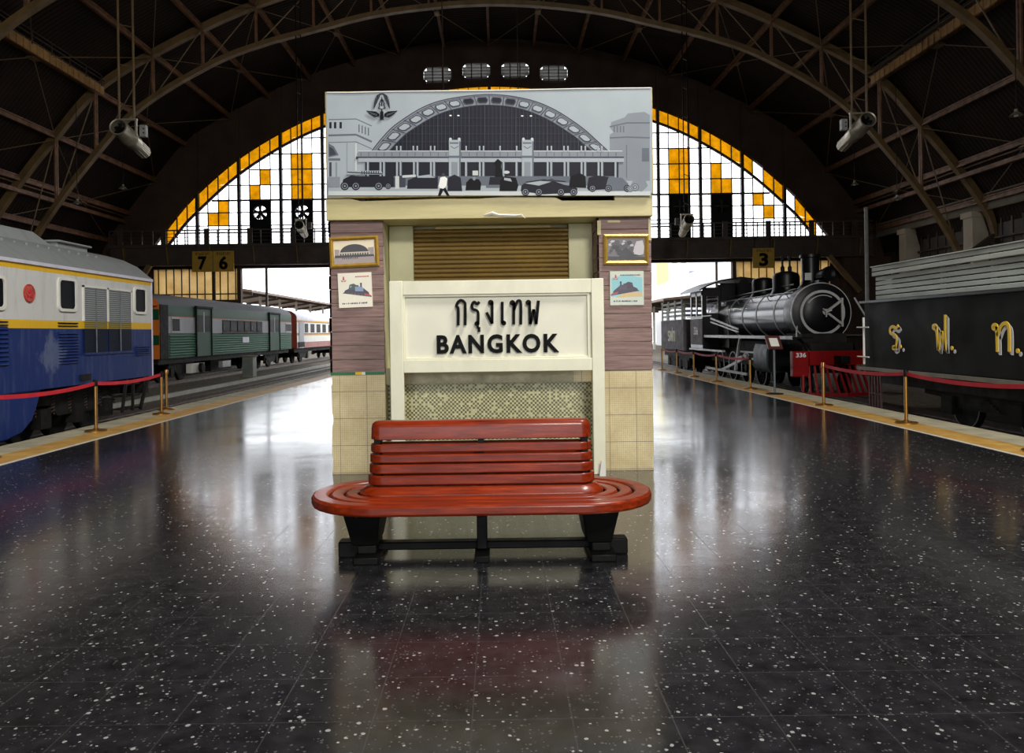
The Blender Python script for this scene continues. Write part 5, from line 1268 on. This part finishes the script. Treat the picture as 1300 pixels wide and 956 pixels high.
MB().cyl((SX + 0.93, 20.5, 0.9), (SX + 0.86, 20.6, 1.25), 0.05, 0.04).build('white_jack', M['lilac'], sl)
# firebox and cab
MB().prism([(SX - 0.72, 0.9), (SX + 0.72, 0.9), (SX + 0.74, bz)] + [(SX + 0.74 * math.cos(R(a)), bz + 0.74 * math.sin(R(a))) for a in range(15, 166, 15)] + [(SX - 0.74, bz)], 'y', 27.8, 29.2).build('firebox', M['locoblack'], sl)
fr = MB()
for sg in (-1, 1):
    s0 = sorted([SX + sg * 1.3, SX + sg * 1.26])
    fr.box(*s0, 29.15, 30.95, 0.85, 2.05); fr.box(*s0, 29.15, 29.3, 2.05, 2.95); fr.box(*s0, 29.95, 30.12, 2.05, 2.95); fr.box(*s0, 30.8, 30.95, 2.05, 2.95); fr.box(*s0, 29.15, 30.95, 2.82, 3.0)
    x0, x1 = sorted([SX + sg * 1.28, SX + sg * 0.72])
    fr.box(x0, x1, 29.13, 29.19, 0.85, 2.15); fr.box(x0, x1, 29.13, 29.19, 2.78, 3.1)
    fr.box(*sorted([SX + sg * 1.28, SX + sg * 1.15]), 29.13, 29.19, 2.15, 2.78); fr.box(*sorted([SX + sg * 0.72, SX + sg * 0.6]), 29.13, 29.19, 0.85, 3.2)
fr.box(SX - 0.62, SX + 0.62, 29.13, 29.19, 2.6, 3.25).box(SX - 1.25, SX + 1.25, 29.2, 31.0, 0.8, 0.87)
cab = fr.build('cab', M['locoblack'], sl)
for sg in (-1, 1): MB().box(*sorted([SX + sg * 1.16, SX + sg * 0.70]), 29.15, 29.17, 2.13, 2.8).build('spectacle_glass', glass('hazy_cab_glass', (0.5, 0.5, 0.55, 1), 0.25) if sg < 0 else bpy.data.materials['hazy_cab_glass'], cab)
MB().box(SX - 1.32, SX - 1.302, 29.2, 30.9, 0.98, 1.95).build('cab_side_panel', paint('worn_grey_panel', rgb(118, 108, 112), 0.6, var=0.2, spec=0.06), cab)
text('cab_lettering', '336', M['trim'], cab, FACE_R, (SX - 1.322, 30.05, 1.5), 0.6, 0.3, 0.006, 0.01)
MB().box(SX - 1.34, SX - 1.30, 27.9, 31.4, 2.02, 2.06).build('cab_rail', M['trim'], cab)
MB().box(SX - 1.36, SX - 1.24, 26.5, 31.0, 0.78, 0.84).build('foot_rail', M['trim'], sl)
rf = [(SX - 1.5, 2.96), (SX - 1.2, 3.12), (SX - 0.7, 3.3), (SX, 3.4), (SX + 0.7, 3.3), (SX + 1.2, 3.12), (SX + 1.5, 2.96), (SX + 1.5, 3.02), (SX + 1.2, 3.18), (SX + 0.7, 3.36), (SX, 3.46), (SX - 0.7, 3.36), (SX - 1.2, 3.18), (SX - 1.5, 3.02)]
MB().prism(rf, 'y', 28.7, 31.8).build('cab_roof', M['locoblack'], sl)
# its tender
tn = thing('locomotive_tender', 'small grey tender with slatted wood rack coupled behind the steam locomotive cab', 'tender', (SX, 34.4, -0.28))
MB().box(SX - 1.3, SX + 1.3, 32.2, 36.6, 0.68, 1.98).build('tank', paint('worn_grey_tank', rgb(108, 100, 104), 0.6, var=0.25, spec=0.06), tn, bevel=0.03)
m = MB()
for z in (2.1, 2.28, 2.46, 2.64): 
    for sg in (-1, 1): m.box(SX + sg * 1.22 - 0.03, SX + sg * 1.22 + 0.03, 32.4, 36.5, z, z + 0.09)
    m.box(SX - 1.25, SX + 1.25, 32.35, 32.4, z, z + 0.09)
for y in (32.5, 33.8, 35.1, 36.4):
    for sg in (-1, 1): m.box(SX + sg * 1.27 - 0.03, SX + sg * 1.27 + 0.03, y - 0.04, y + 0.04, 1.95, 2.8)
m.build('wood_rack', M['slats'], tn)
text('tender_lettering', 'รฟท', M['creamold'], tn, FACE_R, (SX - 1.302, 34.4, 1.36), 1.4, 0.62, 0.01, 0.02)
MB().box(SX - 1.1, SX + 1.1, 31.2, 36.8, 0.4, 0.68).build('underframe', M['under'], tn)
bogie(tn, SX, 33.4, 0.9, 0.4, 0.95, 0.5, (-0.6, 0.6)); bogie(tn, SX, 35.6, 0.9, 0.4, 0.95, 0.5, (-0.6, 0.6))

# ------------------------------------------------------------------ black slatted tender wagon with Thai initials
TX, TC = 7.5, 8.85
tw = thing('tender_wagon', 'large black tender wagon with yellow Thai initials and a grey slatted top', 'wagon', (TC, 12, -0.28))
ta, tb = 6.0, 16.15
MB().box(TX, 2 * TC - TX, ta, tb, 0.74, 2.06).build('tank', M['tender'], tw, bevel=0.025)
MB().box(TX - 0.05, 2 * TC - TX + 0.05, ta, tb + 0.12, 2.04, 2.085).build('top_plate', M['locoblack'], tw)
MB().box(TX - 0.06, 2 * TC - TX + 0.06, ta, tb + 0.25, 0.68, 0.745).build('sole_plate', paint('dull_sole_plate', rgb(112, 108, 96), 0.6), tw)
zs = 2.10
for k in range(7):
    z = zs + k * 0.095; o = 0.0 if k < 5 else 0.05
    MB().box(TX + 0.12 - o, TX + 0.165 - o, ta, 15.9 - (0.0 if k < 5 else -0.05), z, z + 0.078).build('slat', M['slats'], tw, bevel=0.008)
for k in range(5):
    z = zs + k * 0.095; MB().box(TX + 0.14, 2 * TC - TX - 0.14, 15.86, 15.9, z, z + 0.078).build('end_slat', M['slats'], tw, bevel=0.008)
MB().box(TX + 0.05, TX + 0.2, ta, 15.98, 2.755, 2.775).build('slat_cap', M['slats'], tw)
for y in (15.3, 13.6, 12.2, 11.2, 9.5, 8): MB().box(TX + 0.16, TX + 0.21, y - 0.04, y + 0.04, 2.08, 2.78).build('slat_post', M['slats'], tw)
MB().box(TX + 0.3, 2 * TC - TX - 0.3, ta, 15.6, 2.08, 2.5).build('inner_bin', M['under'], tw)
ic = lambda x, y: (lambda q: (TX, q[0], q[1]))(side(1020 + x / 4.643, 400 + y / 4.643, TX))
INIT = [[('s', [(562, 62), (548, 77), (527, 68), (512, 84), (516, 106), (538, 116), (551, 132), (551, 165), (544, 198)]), ('o', (536, 192), 7)],
        [('o', (776, 70), 10), ('l', [(786, 68), (797, 206), (818, 96), (838, 206), (838, -2)])],
        [('o', (1131, 70), 12), ('l', [(1143, 68), (1146, 216)]), ('s', [(1146, 122), (1168, 66), (1194, 48), (1212, 68), (1216, 130), (1216, 216)])]]
for it, dot in zip(INIT, ((575, 186), (878, 195), (1266, 211))):
    for k, (dx, dy, mt, nm) in enumerate(((16, 20, 'letterwhite', 'initial_shade'), (0, 0, 'letter', 'initial'))):
        cv = lambda x, y: ic(x + dx, y + dy); m = strokes(MB(), it, cv, (-1, 0, 0), 0.058, 0.006 + 0.008 * k)
        c = Vector(cv(*dot)); m.lathe([(0.0, 0), (0.035, 0), (0.035, 0.006 + 0.008 * k), (0, 0.006 + 0.008 * k)], c, (-1, 0, 0), 16); m.build(nm, M[mt], tw)
        if k == 0:
            for q in range(1, 4):
                cv2 = lambda x, y: ic(x + dx * q / 4, y + dy * q / 4); strokes(MB(), it, cv2, (-1, 0, 0), 0.058, 0.004).build('initial_shade', M['letterwhite'], tw)
hr = MB().tube([(TX - 0.06, 16.05, 0.8), (TX - 0.06, 16.05, 1.75)], 0.022, 8)
for z in (0.95, 1.55): hr.tube([(TX - 0.08, 16.3, z), (TX - 0.08, 15.8, z)], 0.015, 6)
hr.build('handrail', M['whitepaint'], tw)
MB().box(TC - 1.0, TC + 1.0, ta, tb, 0.4, 0.7).build('underframe', M['under'], tw)
for y in (14.0, 12.15, 9.6):
    for sg in (-1, 1):
        c = Vector((TC + sg * 0.5, y, -0.28 + 0.42)); m = MB().lathe([(0.08, -0.07), (0.3, -0.05), (0.36, -0.065), (0.42, -0.065), (0.42, 0.05), (0.3, 0.03), (0.08, 0.08)], c, (1, 0, 0), 32)
        w = m.build('wheel', M['under'], tw); MB().ringdisc(c, (1, 0, 0), 0.395, 0.415, sg * 0.06, sg * 0.072, 36).build('tyre', M['trim'], w)
for sg in (-1, 1):
    x = TC + sg * 0.82
    m = MB().prism([(14.8, 0.55), (14.8, 0.3), (14.3, 0.28), (13.9, 0.12), (12.3, 0.12), (11.9, 0.28), (11.3, 0.3), (11.3, 0.55)], 'x', x - 0.04, x + 0.04)
    for y in (14.0, 12.15): m.box(x - 0.09, x + 0.09, y - 0.17, y + 0.17, 0.0, 0.32)
    for k in range(5): m.box(x - 0.06, x + 0.06, 13.07 - 0.5 + k * 0.08, 13.07 + 0.5 - k * 0.08, 0.15 + k * 0.04, 0.185 + k * 0.04)
    m.build('bogie_frame', M['under'], tw)
st = MB().box(TX + 0.05, TX + 0.5, 15.55, 16.1, -0.12, -0.09).box(TX + 0.05, TX + 0.5, 15.6, 16.1, 0.2, 0.23)
for y in (15.6, 15.72, 15.84, 15.96, 16.08): st.bar((TX + 0.06, y, 0.68), (TX + 0.06, y, -0.1), 0.03, 0.03)
st.build('end_step', paint('dark_red_step', rgb(62, 34, 32), 0.6), tw)

# ------------------------------------------------------------------ rope barrier posts and their red ribbons
def stanchion(x, y, label, to=None, h=0.86):
    t = thing('barrier_post', label, 'barrier post', (x, y, 0), 'brass ribbon barrier posts')
    MB().lathe([(0.175, 0), (0.175, 0.022), (0.165, 0.03), (0.05, 0.045), (0.032, 0.06)], (x, y, 0), n=28).build('base', M['brass'], t)
    MB().lathe([(0.027, 0.03), (0.027, h - 0.1)], (x, y, 0), n=16).build('pole', M['brass'], t)
    MB().lathe([(0.034, h - 0.11), (0.037, h - 0.1), (0.037, h - 0.01), (0.03, h), (0, h)], (x, y, 0), n=16).build('ribbon_cassette', M['iron'] if to else M['brass'], t)
    if to:
        a, b = Vector((x, y, h - 0.06)), Vector((to[0], to[1], h - 0.06)); d = (b - a); L = d.length; d.normalize(); nrm = Vector((-d.y, d.x, 0))
        m = MB(); N = 16; vs = []
        for k in range(N + 1):
            s = k / N; p = a + (b - a) * s; p.z -= 0.06 * 4 * s * (1 - s) * (L / 3)
            for (q, r) in ((-1, -1), (1, -1), (1, 1), (-1, 1)): vs.append(p + nrm * (0.003 * q) + Vector((0, 0, 0.03 * r)))
        fs = [(0, 1, 2, 3), tuple(N * 4 + k for k in (3, 2, 1, 0))]
        for i in range(N):
            for k in range(4): fs.append((i * 4 + k, i * 4 + 4 + k, i * 4 + 4 + (k + 1) % 4, i * 4 + (k + 1) % 4))
        m.add(vs, fs).build('ribbon', M['ribbon'], t)
    return t
A = [(-6.69, 13.05), (-6.78, 15.8)]
stanchion(*A[0], 'brass barrier post beside the bogie of the blue diesel, ribbons on both sides', (-6.66, 10.2))
stanchion(*A[1], 'brass barrier post at the end corner of the blue diesel, ending its red ribbon', A[0])
stanchion(-6.66, 10.2, 'brass barrier post by the fuel tank of the blue diesel', (-6.66, 7.4))
stanchion(-7.08, 16.75, 'bare brass barrier post without ribbon on the coping behind the blue diesel corner')
B = [(6.5, 12.6), (6.46, 15.7)]
stanchion(6.55, 9.6, 'brass barrier post beside the last initial of the black tender wagon', B[0])
stanchion(*B[0], 'brass barrier post in front of the black tender wagon, ribbons on both sides', B[1])
stanchion(*B[1], 'brass barrier post in the gap between tender wagon and red cowcatcher')
Cc = [(6.47, 20.3), (6.40, 23.2), (6.38, 25.8), (6.37, 28.2), (6.33, 30.6)]
labs = ['brass barrier post beside the grey cylinder of the steam locomotive', 'brass barrier post beside the driving rods of the steam locomotive', 'brass barrier post beside the last driving wheel of the steam locomotive', 'brass barrier post below the cab of the steam locomotive', 'brass barrier post beside the small grey tender, ending its red ribbon']
for i, p in enumerate(Cc): stanchion(*p, labs[i], Cc[i + 1] if i < 4 else None)
it = thing('information_stand', 'slim stand with a slanted red information plate beside the steam locomotive cylinder', 'information stand', (6.5, 18.6, 0))
MB().lathe([(0.2, 0), (0.2, 0.02), (0.04, 0.035)], (6.5, 18.6, 0), n=24).build('base', M['iron'], it)
MB().cyl((6.5, 18.6, 0.02), (6.5, 18.6, 1.15), 0.024).build('pole', M['grille'], it)
MB().add([(6.33, 18.48, 1.08), (6.67, 18.48, 1.08), (6.67, 18.74, 1.38), (6.33, 18.74, 1.38), (6.33, 18.51, 1.055), (6.67, 18.51, 1.055), (6.67, 18.77, 1.355), (6.33, 18.77, 1.355)], [(0, 1, 2, 3), (7, 6, 5, 4), (0, 4, 5, 1), (1, 5, 6, 2), (2, 6, 7, 3), (3, 7, 4, 0)]).build('plate', paint('dark_red_plate', rgb(72, 30, 28), 0.5), it)
MB().add([(6.40, 18.52, 1.14), (6.60, 18.52, 1.14), (6.60, 18.68, 1.325), (6.40, 18.68, 1.325), (6.40, 18.525, 1.128), (6.60, 18.525, 1.128), (6.60, 18.685, 1.313), (6.40, 18.685, 1.313)], [(0, 1, 2, 3), (7, 6, 5, 4), (0, 4, 5, 1), (1, 5, 6, 2), (2, 6, 7, 3), (3, 7, 4, 0)]).build('notice', M['whitepaint'], it)

# ------------------------------------------------------------------ jet fans hung from the roof
def jet_fan(front, back, label, s=1.0, poles=(-0.28, 0.28), dark=False, box_side=1):
    f, b = Vector(front), Vector(back); d = (b - f).normalized(); Lg = (b - f).length
    t = thing('jet_fan', label, 'fan', f, 'hanging tube fans')
    mat = M['galv']
    r = 0.33 * s
    MB().lathe([(r * 0.86, 0.02), (r, 0.0), (r * 1.04, 0.03), (r, 0.08), (r, Lg * 0.40), (r * 1.04, Lg * 0.41), (r * 1.04, Lg * 0.44), (r * 0.93, Lg * 0.46), (r * 0.93, Lg * 0.62), (r * 0.74, Lg * 0.68), (r * 0.74, Lg), (r * 0.68, Lg), (r * 0.68, Lg * 0.7), (r * 0.86, Lg * 0.55), (r * 0.86, 0.02)], f, d, 32, cap=False).build('duct', mat, t)
    m = MB(); ax = d; a_ = ax.cross(Vector((0, 0, 1))).normalized(); b_ = ax.cross(a_).normalized(); c = f + d * 0.25 * s
    m.lathe([(0.09 * s, -0.08), (0.09 * s, 0.1)], c, d, 16)
    for k in range(7):
        an = 2 * PI * k / 7; e = a_ * math.cos(an) + b_ * math.sin(an); tgt = ax.cross(e).normalized()
        q = (tgt * 0.8 + ax * 0.5).normalized() * 0.07 * s
        m.add([c + e * 0.07 * s - q, c + e * 0.07 * s + q, c + e * 0.27 * s + q, c + e * 0.27 * s - q, c + e * 0.07 * s - q + ax * 0.01, c + e * 0.07 * s + q + ax * 0.01, c + e * 0.27 * s + q + ax * 0.01, c + e * 0.27 * s - q + ax * 0.01], [(0, 1, 2, 3), (7, 6, 5, 4), (0, 4, 5, 1), (1, 5, 6, 2), (2, 6, 7, 3), (3, 7, 4, 0)])
    m.lathe([(0.0, 0.0), (r * 0.7, 0.0), (r * 0.7, 0.02), (0.0, 0.02)], f + d * Lg * 0.68, d, 24)
    m.build('impeller', M['iron'], t)
    m = MB()
    for k in range(10):
        an = 2 * PI * k / 10; e = a_ * math.cos(an) + b_ * math.sin(an); m.bar(f + d * Lg * 0.7 + e * r * 0.76, f + d * Lg * 0.99 + e * r * 0.76, 0.02 * s, 0.03 * s)
    m.build('stiffening_rib', mat, t)
    hub = f + d * Lg * 0.32
    top = hub + Vector((0, 0, 0.62 * s))
    m = MB().box(top.x - 0.42 * s, top.x + 0.42 * s, top.y - 0.05, top.y + 0.05, top.z - 0.03, top.z + 0.03)
    for sg in (-1, 1): m.box(top.x + sg * 0.37 * s - 0.035 * s, top.x + sg * 0.37 * s + 0.035 * s, top.y - 0.03, top.y + 0.03, hub.z - 0.03, top.z)
    m.build('bracket', mat, t)
    for dx in poles:
        x = top.x + dx; zt = up(x - XC) + 0.28
        MB().cyl((x, top.y, top.z), (x, top.y, zt), 0.045 * s if not dark else 0.03, n=10).build('hanger', M['steel'] if not dark else M['iron'], t)
    m = MB(); z = top.z + 0.6
    while z < up(top.x - XC) - 0.4 and len(poles) > 1: m.bar((top.x + poles[0], top.y, z), (top.x + poles[1], top.y, z - 0.12), 0.03, 0.03); z += 1.5
    if m.v: m.build('hanger_brace', M['steel'], t)
    bx = hub + Vector((box_side * 0.62 * s, 0.1, 0.15 * s)); m = MB().box(bx.x - 0.12 * s, bx.x + 0.12 * s, bx.y - 0.1, bx.y + 0.1, bx.z - 0.2 * s, bx.z + 0.25 * s)
    cbx = m.build('control_box', M['trim'] if not dark else M['darksteel'], t); m = MB()
    for dz in (-0.06, 0.1): m.cyl((bx.x + 0.04, bx.y - 0.12, bx.z + dz * s), (bx.x + 0.04, bx.y - 0.1, bx.z + dz * s), 0.03 * s, n=10)
    m.build('knob', M['iron'], cbx)
    return t
def P3(px, py, Y): x, z = at(px, py, Y); return (x, Y, z)
jet_fan(P3(149.5, 160.5, 29.0), P3(184, 194, 31.2), 'large tube fan on two poles above the blue diesel locomotive', 0.95)
jet_fan(P3(1102.5, 151, 29.0), P3(1069, 186, 31.2), 'large tube fan on two poles above the black tender wagon', 0.9, box_side=-1)
jet_fan(P3(379.5, 285, 40.2), P3(387, 298, 42.4), 'small tube fan by the banner on the diesel side, hung before the amber window', 0.72, (-0.12, 0.12), True)
jet_fan(P3(875, 278, 40.2), P3(866, 297, 42.4), 'small tube fan by the banner on the steam locomotive side, hung before the amber window', 0.8, (-0.12, 0.12), True, -1)

# exhaust fans set in the arched window
for x, lab in zip(FANX, ('dark exhaust fan box in the arched window next to the banner on the diesel side', 'dark exhaust fan box in the arched window above the platform signs for two tracks', 'dark exhaust fan box next to the banner on the steam locomotive side', 'dark exhaust fan box in the arched window above the small steam locomotive tender')):
    t = thing('exhaust_fan', lab, 'exhaust fan', (x, YW + 0.2, 8.6), 'exhaust fans in the end window')
    m = MB(); Y = YW + 0.05; nS = 24; zc = 9.85
    sq = []
    for k in range(nS):
        a = 2 * PI * k / nS; c, s = math.cos(a), math.sin(a); q = max(abs(c), abs(s)); sq.append((x + 0.7 * c / q, zc + 0.8 * s / q))
    ci = [(x + 0.47 * math.cos(2 * PI * k / nS), zc + 0.47 * math.sin(2 * PI * k / nS)) for k in range(nS)]
    vs = [(p[0], y, p[1]) for y in (Y, Y + 0.3) for p in sq + ci]; fs = []
    for k in range(nS):
        j = (k + 1) % nS; n2 = 2 * nS
        fs += [(k, j, nS + j, nS + k), (n2 + k, n2 + nS + k, n2 + nS + j, n2 + j), (k, n2 + k, n2 + j, j), (nS + k, nS + j, n2 + nS + j, n2 + nS + k)]
    m.add(vs, fs).box(x - 0.7, x + 0.7, Y, Y + 0.3, 7.75, 9.05); m.build('fan_housing', M['iron'], t)
    m = MB().lathe([(0.16, -0.1), (0.16, 0.1)], (x, Y + 0.15, zc), (0, 1, 0), 16).bar((x - 0.56, Y + 0.25, zc), (x + 0.56, Y + 0.25, zc), 0.05, 0.06).bar((x, Y + 0.25, zc - 0.56), (x, Y + 0.25, zc + 0.56), 0.06, 0.05)
    if FANX.index(x) >= 2: m.box(x - 0.6, x + 0.6, Y + 0.2, Y + 0.22, zc - 0.6, zc + 0.6)          # closed shutter behind the blades
    m.build('motor_bracket', M['iron'], t)
    for k in range(5):
        a = 2 * PI * k / 5 + 0.4; e = Vector((math.cos(a), 0, math.sin(a))); tg = Vector((-math.sin(a), 0, math.cos(a)))
        c = Vector((x, Y + 0.15, zc)); q = tg * 0.13 + Vector((0, 0.05, 0))
        MB().add([c + e * .12 - q * .6, c + e * .12 + q * .6, c + e * .45 + q, c + e * .45 - q, c + e * .12 - q * .6 + Vector((0, .012, 0)), c + e * .12 + q * .6 + Vector((0, .012, 0)), c + e * .45 + q + Vector((0, .012, 0)), c + e * .45 - q + Vector((0, .012, 0))], [(0, 1, 2, 3), (7, 6, 5, 4), (0, 4, 5, 1), (1, 5, 6, 2), (2, 6, 7, 3), (3, 7, 4, 0)]).build('blade', M['iron'], t)

# ------------------------------------------------------------------ platform signs, lamps
def psign(px0, py0, px1, py1, Y, digits, label):
    (x0, z1), (x1, z0) = at(px0, py0, Y), at(px1, py1, Y)
    t = thing('platform_sign', label, 'sign', ((x0 + x1) / 2, Y, z0), 'platform number signs')
    MB().box(x0, x1, Y, Y + 0.12, z0, z1).build('sign_board', M['signyellow'], t, bevel=0.02)
    n = len(digits); w = (x1 - x0) / n
    for k, dg in enumerate(digits):
        cx = x0 + w * (k + 0.5); text('number', dg, M['black'], t, FACE_S, (cx, Y, z0 + (z1 - z0) * 0.42), w * 0.42, (z1 - z0) * 0.66, 0.012, 0.04)
        text('small_lettering', 'ชานชาลา', M['black'], t, FACE_S, (cx, Y, z0 + (z1 - z0) * 0.87), w * 0.66, (z1 - z0) * 0.13, 0.01)
    if n > 1: MB().box((x0 + x1) / 2 - 0.015, (x0 + x1) / 2 + 0.015, Y - 0.008, Y, z0, z1).build('divider', M['darksteel'], t)
    m = MB()
    for x in (x0 + 0.2, x1 - 0.2): m.box(x - 0.03, x + 0.03, Y + 0.03, Y + 0.09, z1 - 0.05, 7.5).box(x - 0.03, x + 0.03, Y + 0.03, YW - 1.34, 7.42, 7.5)
    if n > 1: m.box((x0 + x1) / 2 - 0.07, (x0 + x1) / 2 + 0.07, Y + 0.12, Y + 0.26, -0.42, z0 + 0.6)
    m.build('sign_support', M['darksteel'], t); return t
psign(243.5, 319, 297, 344.5, 51.2, '76', 'yellow sign with numbers 7 and 6 under the gallery above the green carriage')
psign(955.5, 315, 983.5, 340, 51.2, '3', 'yellow sign with number 3 under the gallery above the steam locomotive')
def lamp(px, py, Y, label, s=1.0, tilt=0.0):
    x, z = at(px, py, Y); t = thing('pendant_lamp', label, 'lamp', (x, Y, z), 'dish lamps under the roof')
    MB().lathe([(r_ * 0.6, h_ * 0.6) for r_, h_ in ((0.0, 0.36), (0.09, 0.35), (0.1, 0.2), (0.2, 0.12), (0.38, -0.04), (0.36, -0.04), (0.18, 0.09), (0.0, 0.1))], (x, Y, z), (tilt, 0, 1), 24, cap=False).build('shade', M['galv'], t)
    MB().lathe([(0.0, -0.07), (0.06, -0.05), (0.07, 0.0), (0.04, 0.05)], (x, Y, z), (tilt, 0, 1), 14).build('bulb', M['lampglow'], t)
    xc = max(min(x - XC, 26.0), -26.0)
    MB().cyl((x, Y, z + 0.2), (x, Y, up(xc) + 0.3), 0.015, n=6).build('cord', M['iron'], t)
lamp(156, 239, 45, 'small dish lamp between the large tube fan and the arched window on the diesel side')
lamp(98, 258, 40, 'small dish lamp low under the truss above the roof of the blue diesel')
lamp(1085, 234, 46, 'small dish lamp under the roof above the cowcatcher of the steam locomotive')
lamp(1139, 253, 40, 'small dish lamp under the roof above the far end of the black tender wagon')
lamp(1290, 146, 28, 'dish lamp high at the photo edge above the black tender wagon')
for px, Y, zz, lab in ((657, 44, 12.0, 'thin conduit hanging from the roof crown behind the banner'), (562, 38, 11.0, 'twin cable hanging from the roof behind the banner')):
    x, _ = at(px, 60, Y); tag(MB().cyl((x, Y, zz), (x, Y, up(x - XC) + 0.25), 0.03, n=8).build('hanging_conduit', M['darksteel']), lab, 'conduit')
x, _ = at(1100, 300, 45.0); 
tag(MB().cyl((x, 45, -0.42), (x, 45, 8.4), 0.11, n=14).build('drain_pipe', M['trim']), 'pale vertical drain pipe rising behind the steam locomotive front', 'pipe')

# ------------------------------------------------------------------ outside: canopies, poles and buildings
def canopy(x0, x1, y0, y1, z, slope, label):
    t = thing('platform_canopy', label, 'canopy', ((x0 + x1) / 2, y0, 0), 'outdoor platform canopies'); xm = (x0 + x1) / 2
    m = MB().add([(x0, y0, z - slope), (xm, y0, z), (x1, y0, z - slope), (x0, y1, z - slope), (xm, y1, z), (x1, y1, z - slope), (x0, y0, z - slope + .18), (xm, y0, z + .18), (x1, y0, z - slope + .18), (x0, y1, z - slope + .18), (xm, y1, z + .18), (x1, y1, z - slope + .18)],
                 [(0, 1, 4, 3), (1, 2, 5, 4), (6, 9, 10, 7), (7, 10, 11, 8), (0, 6, 7, 1), (1, 7, 8, 2), (3, 4, 10, 9), (4, 5, 11, 10), (0, 3, 9, 6), (2, 8, 11, 5)])
    m.build('canopy_roof', M['canopy'], t)
    y = y0 + 0.5
    while y < y1:
        MB().bar((x0 + 0.1, y, z - slope - 0.1), (xm, y, z - 0.12), 0.12, 0.2).bar((xm, y, z - 0.12), (x1 - 0.1, y, z - slope - 0.1), 0.12, 0.2).build('rafter', M['darksteel'], t)
        MB().box(xm - 0.1, xm + 0.1, y - 0.1, y + 0.1, -0.45, z - 0.1).build('canopy_post', M['kerb'], t); y += 6.5
    return t
canopy(-25.5, -18.6, 59.5, 110, 5.4, 0.55, 'brown platform canopy outside above the cream and maroon carriage')
canopy(12.6, 19.0, 60, 110, 4.1, 0.3, 'low platform canopy outside behind the steam locomotive tender')
m = MB().box(-16.1, -15.95, 54.5, 54.65, -0.45, 6.5); tag(m.build('signal_mast', M['darksteel']), 'thin dark mast outside rising above the brown canopy', 'mast')
m = MB().box(16.05, 16.2, 58, 58.15, -0.45, 8.5); tag(m.build('signal_mast', M['darksteel']), 'thin dark mast outside in front of the white hall with arched windows', 'mast')
hb = thing('tower_block', 'white tower block with a yellow edge outside beyond the kiosk', 'building', (26, 142, -0.5))
MB().box(14, 34.0, 140, 160, -0.5, 15.5).build('wall', M['farwhite'], hb); MB().box(28.2, 30.3, 139.7, 140, -0.5, 15.5).build('yellow_strip', M['faryellow'], hb)
for r_ in range(4):
    for cx in (31.4, 33.0, 26.5):
        MB().box(cx - 0.45, cx + 0.45, 139.85, 140, 3.2 + r_ * 3.4, 3.8 + r_ * 3.4).build('window', M['fargrey'], hb)
wh = thing('white_hall', 'white hall with arched blind windows outside behind the steam locomotive', 'building', (25, 92, -0.5))
MB().prism([(20.8, -0.5), (20.8, 7.3), (26.5, 9.4), (34, 9.4), (34, -0.5)], 'y', 90, 104).build('wall', M['farwhite'], wh)
for cx in (22.0, 24.0, 26.0, 28.0):
    MB().prism([(cx - 0.45, 3.0), (cx + 0.45, 3.0)] + [(cx + 0.45 * math.cos(R(a)), 5.6 + 0.6 * math.sin(R(a))) for a in range(0, 181, 15)], 'y', 89.85, 90.0).build('arched_window', paint('pale_arch', rgb(196, 196, 206), 0.8), wh)
ob = thing('office_building', 'blue-grey building outside between the tower block and the white hall', 'building', (36, 170, -0.5))
MB().box(34.0, 60, 165, 185, -0.5, 17).build('wall', paint('blue_grey_far_wall', rgb(170, 184, 214), 0.8), ob)
for r_ in range(3): MB().box(34.5, 59.5, 164.8, 165, 4 + r_ * 4, 5.8 + r_ * 4).build('window_band', M['fargrey'], ob)
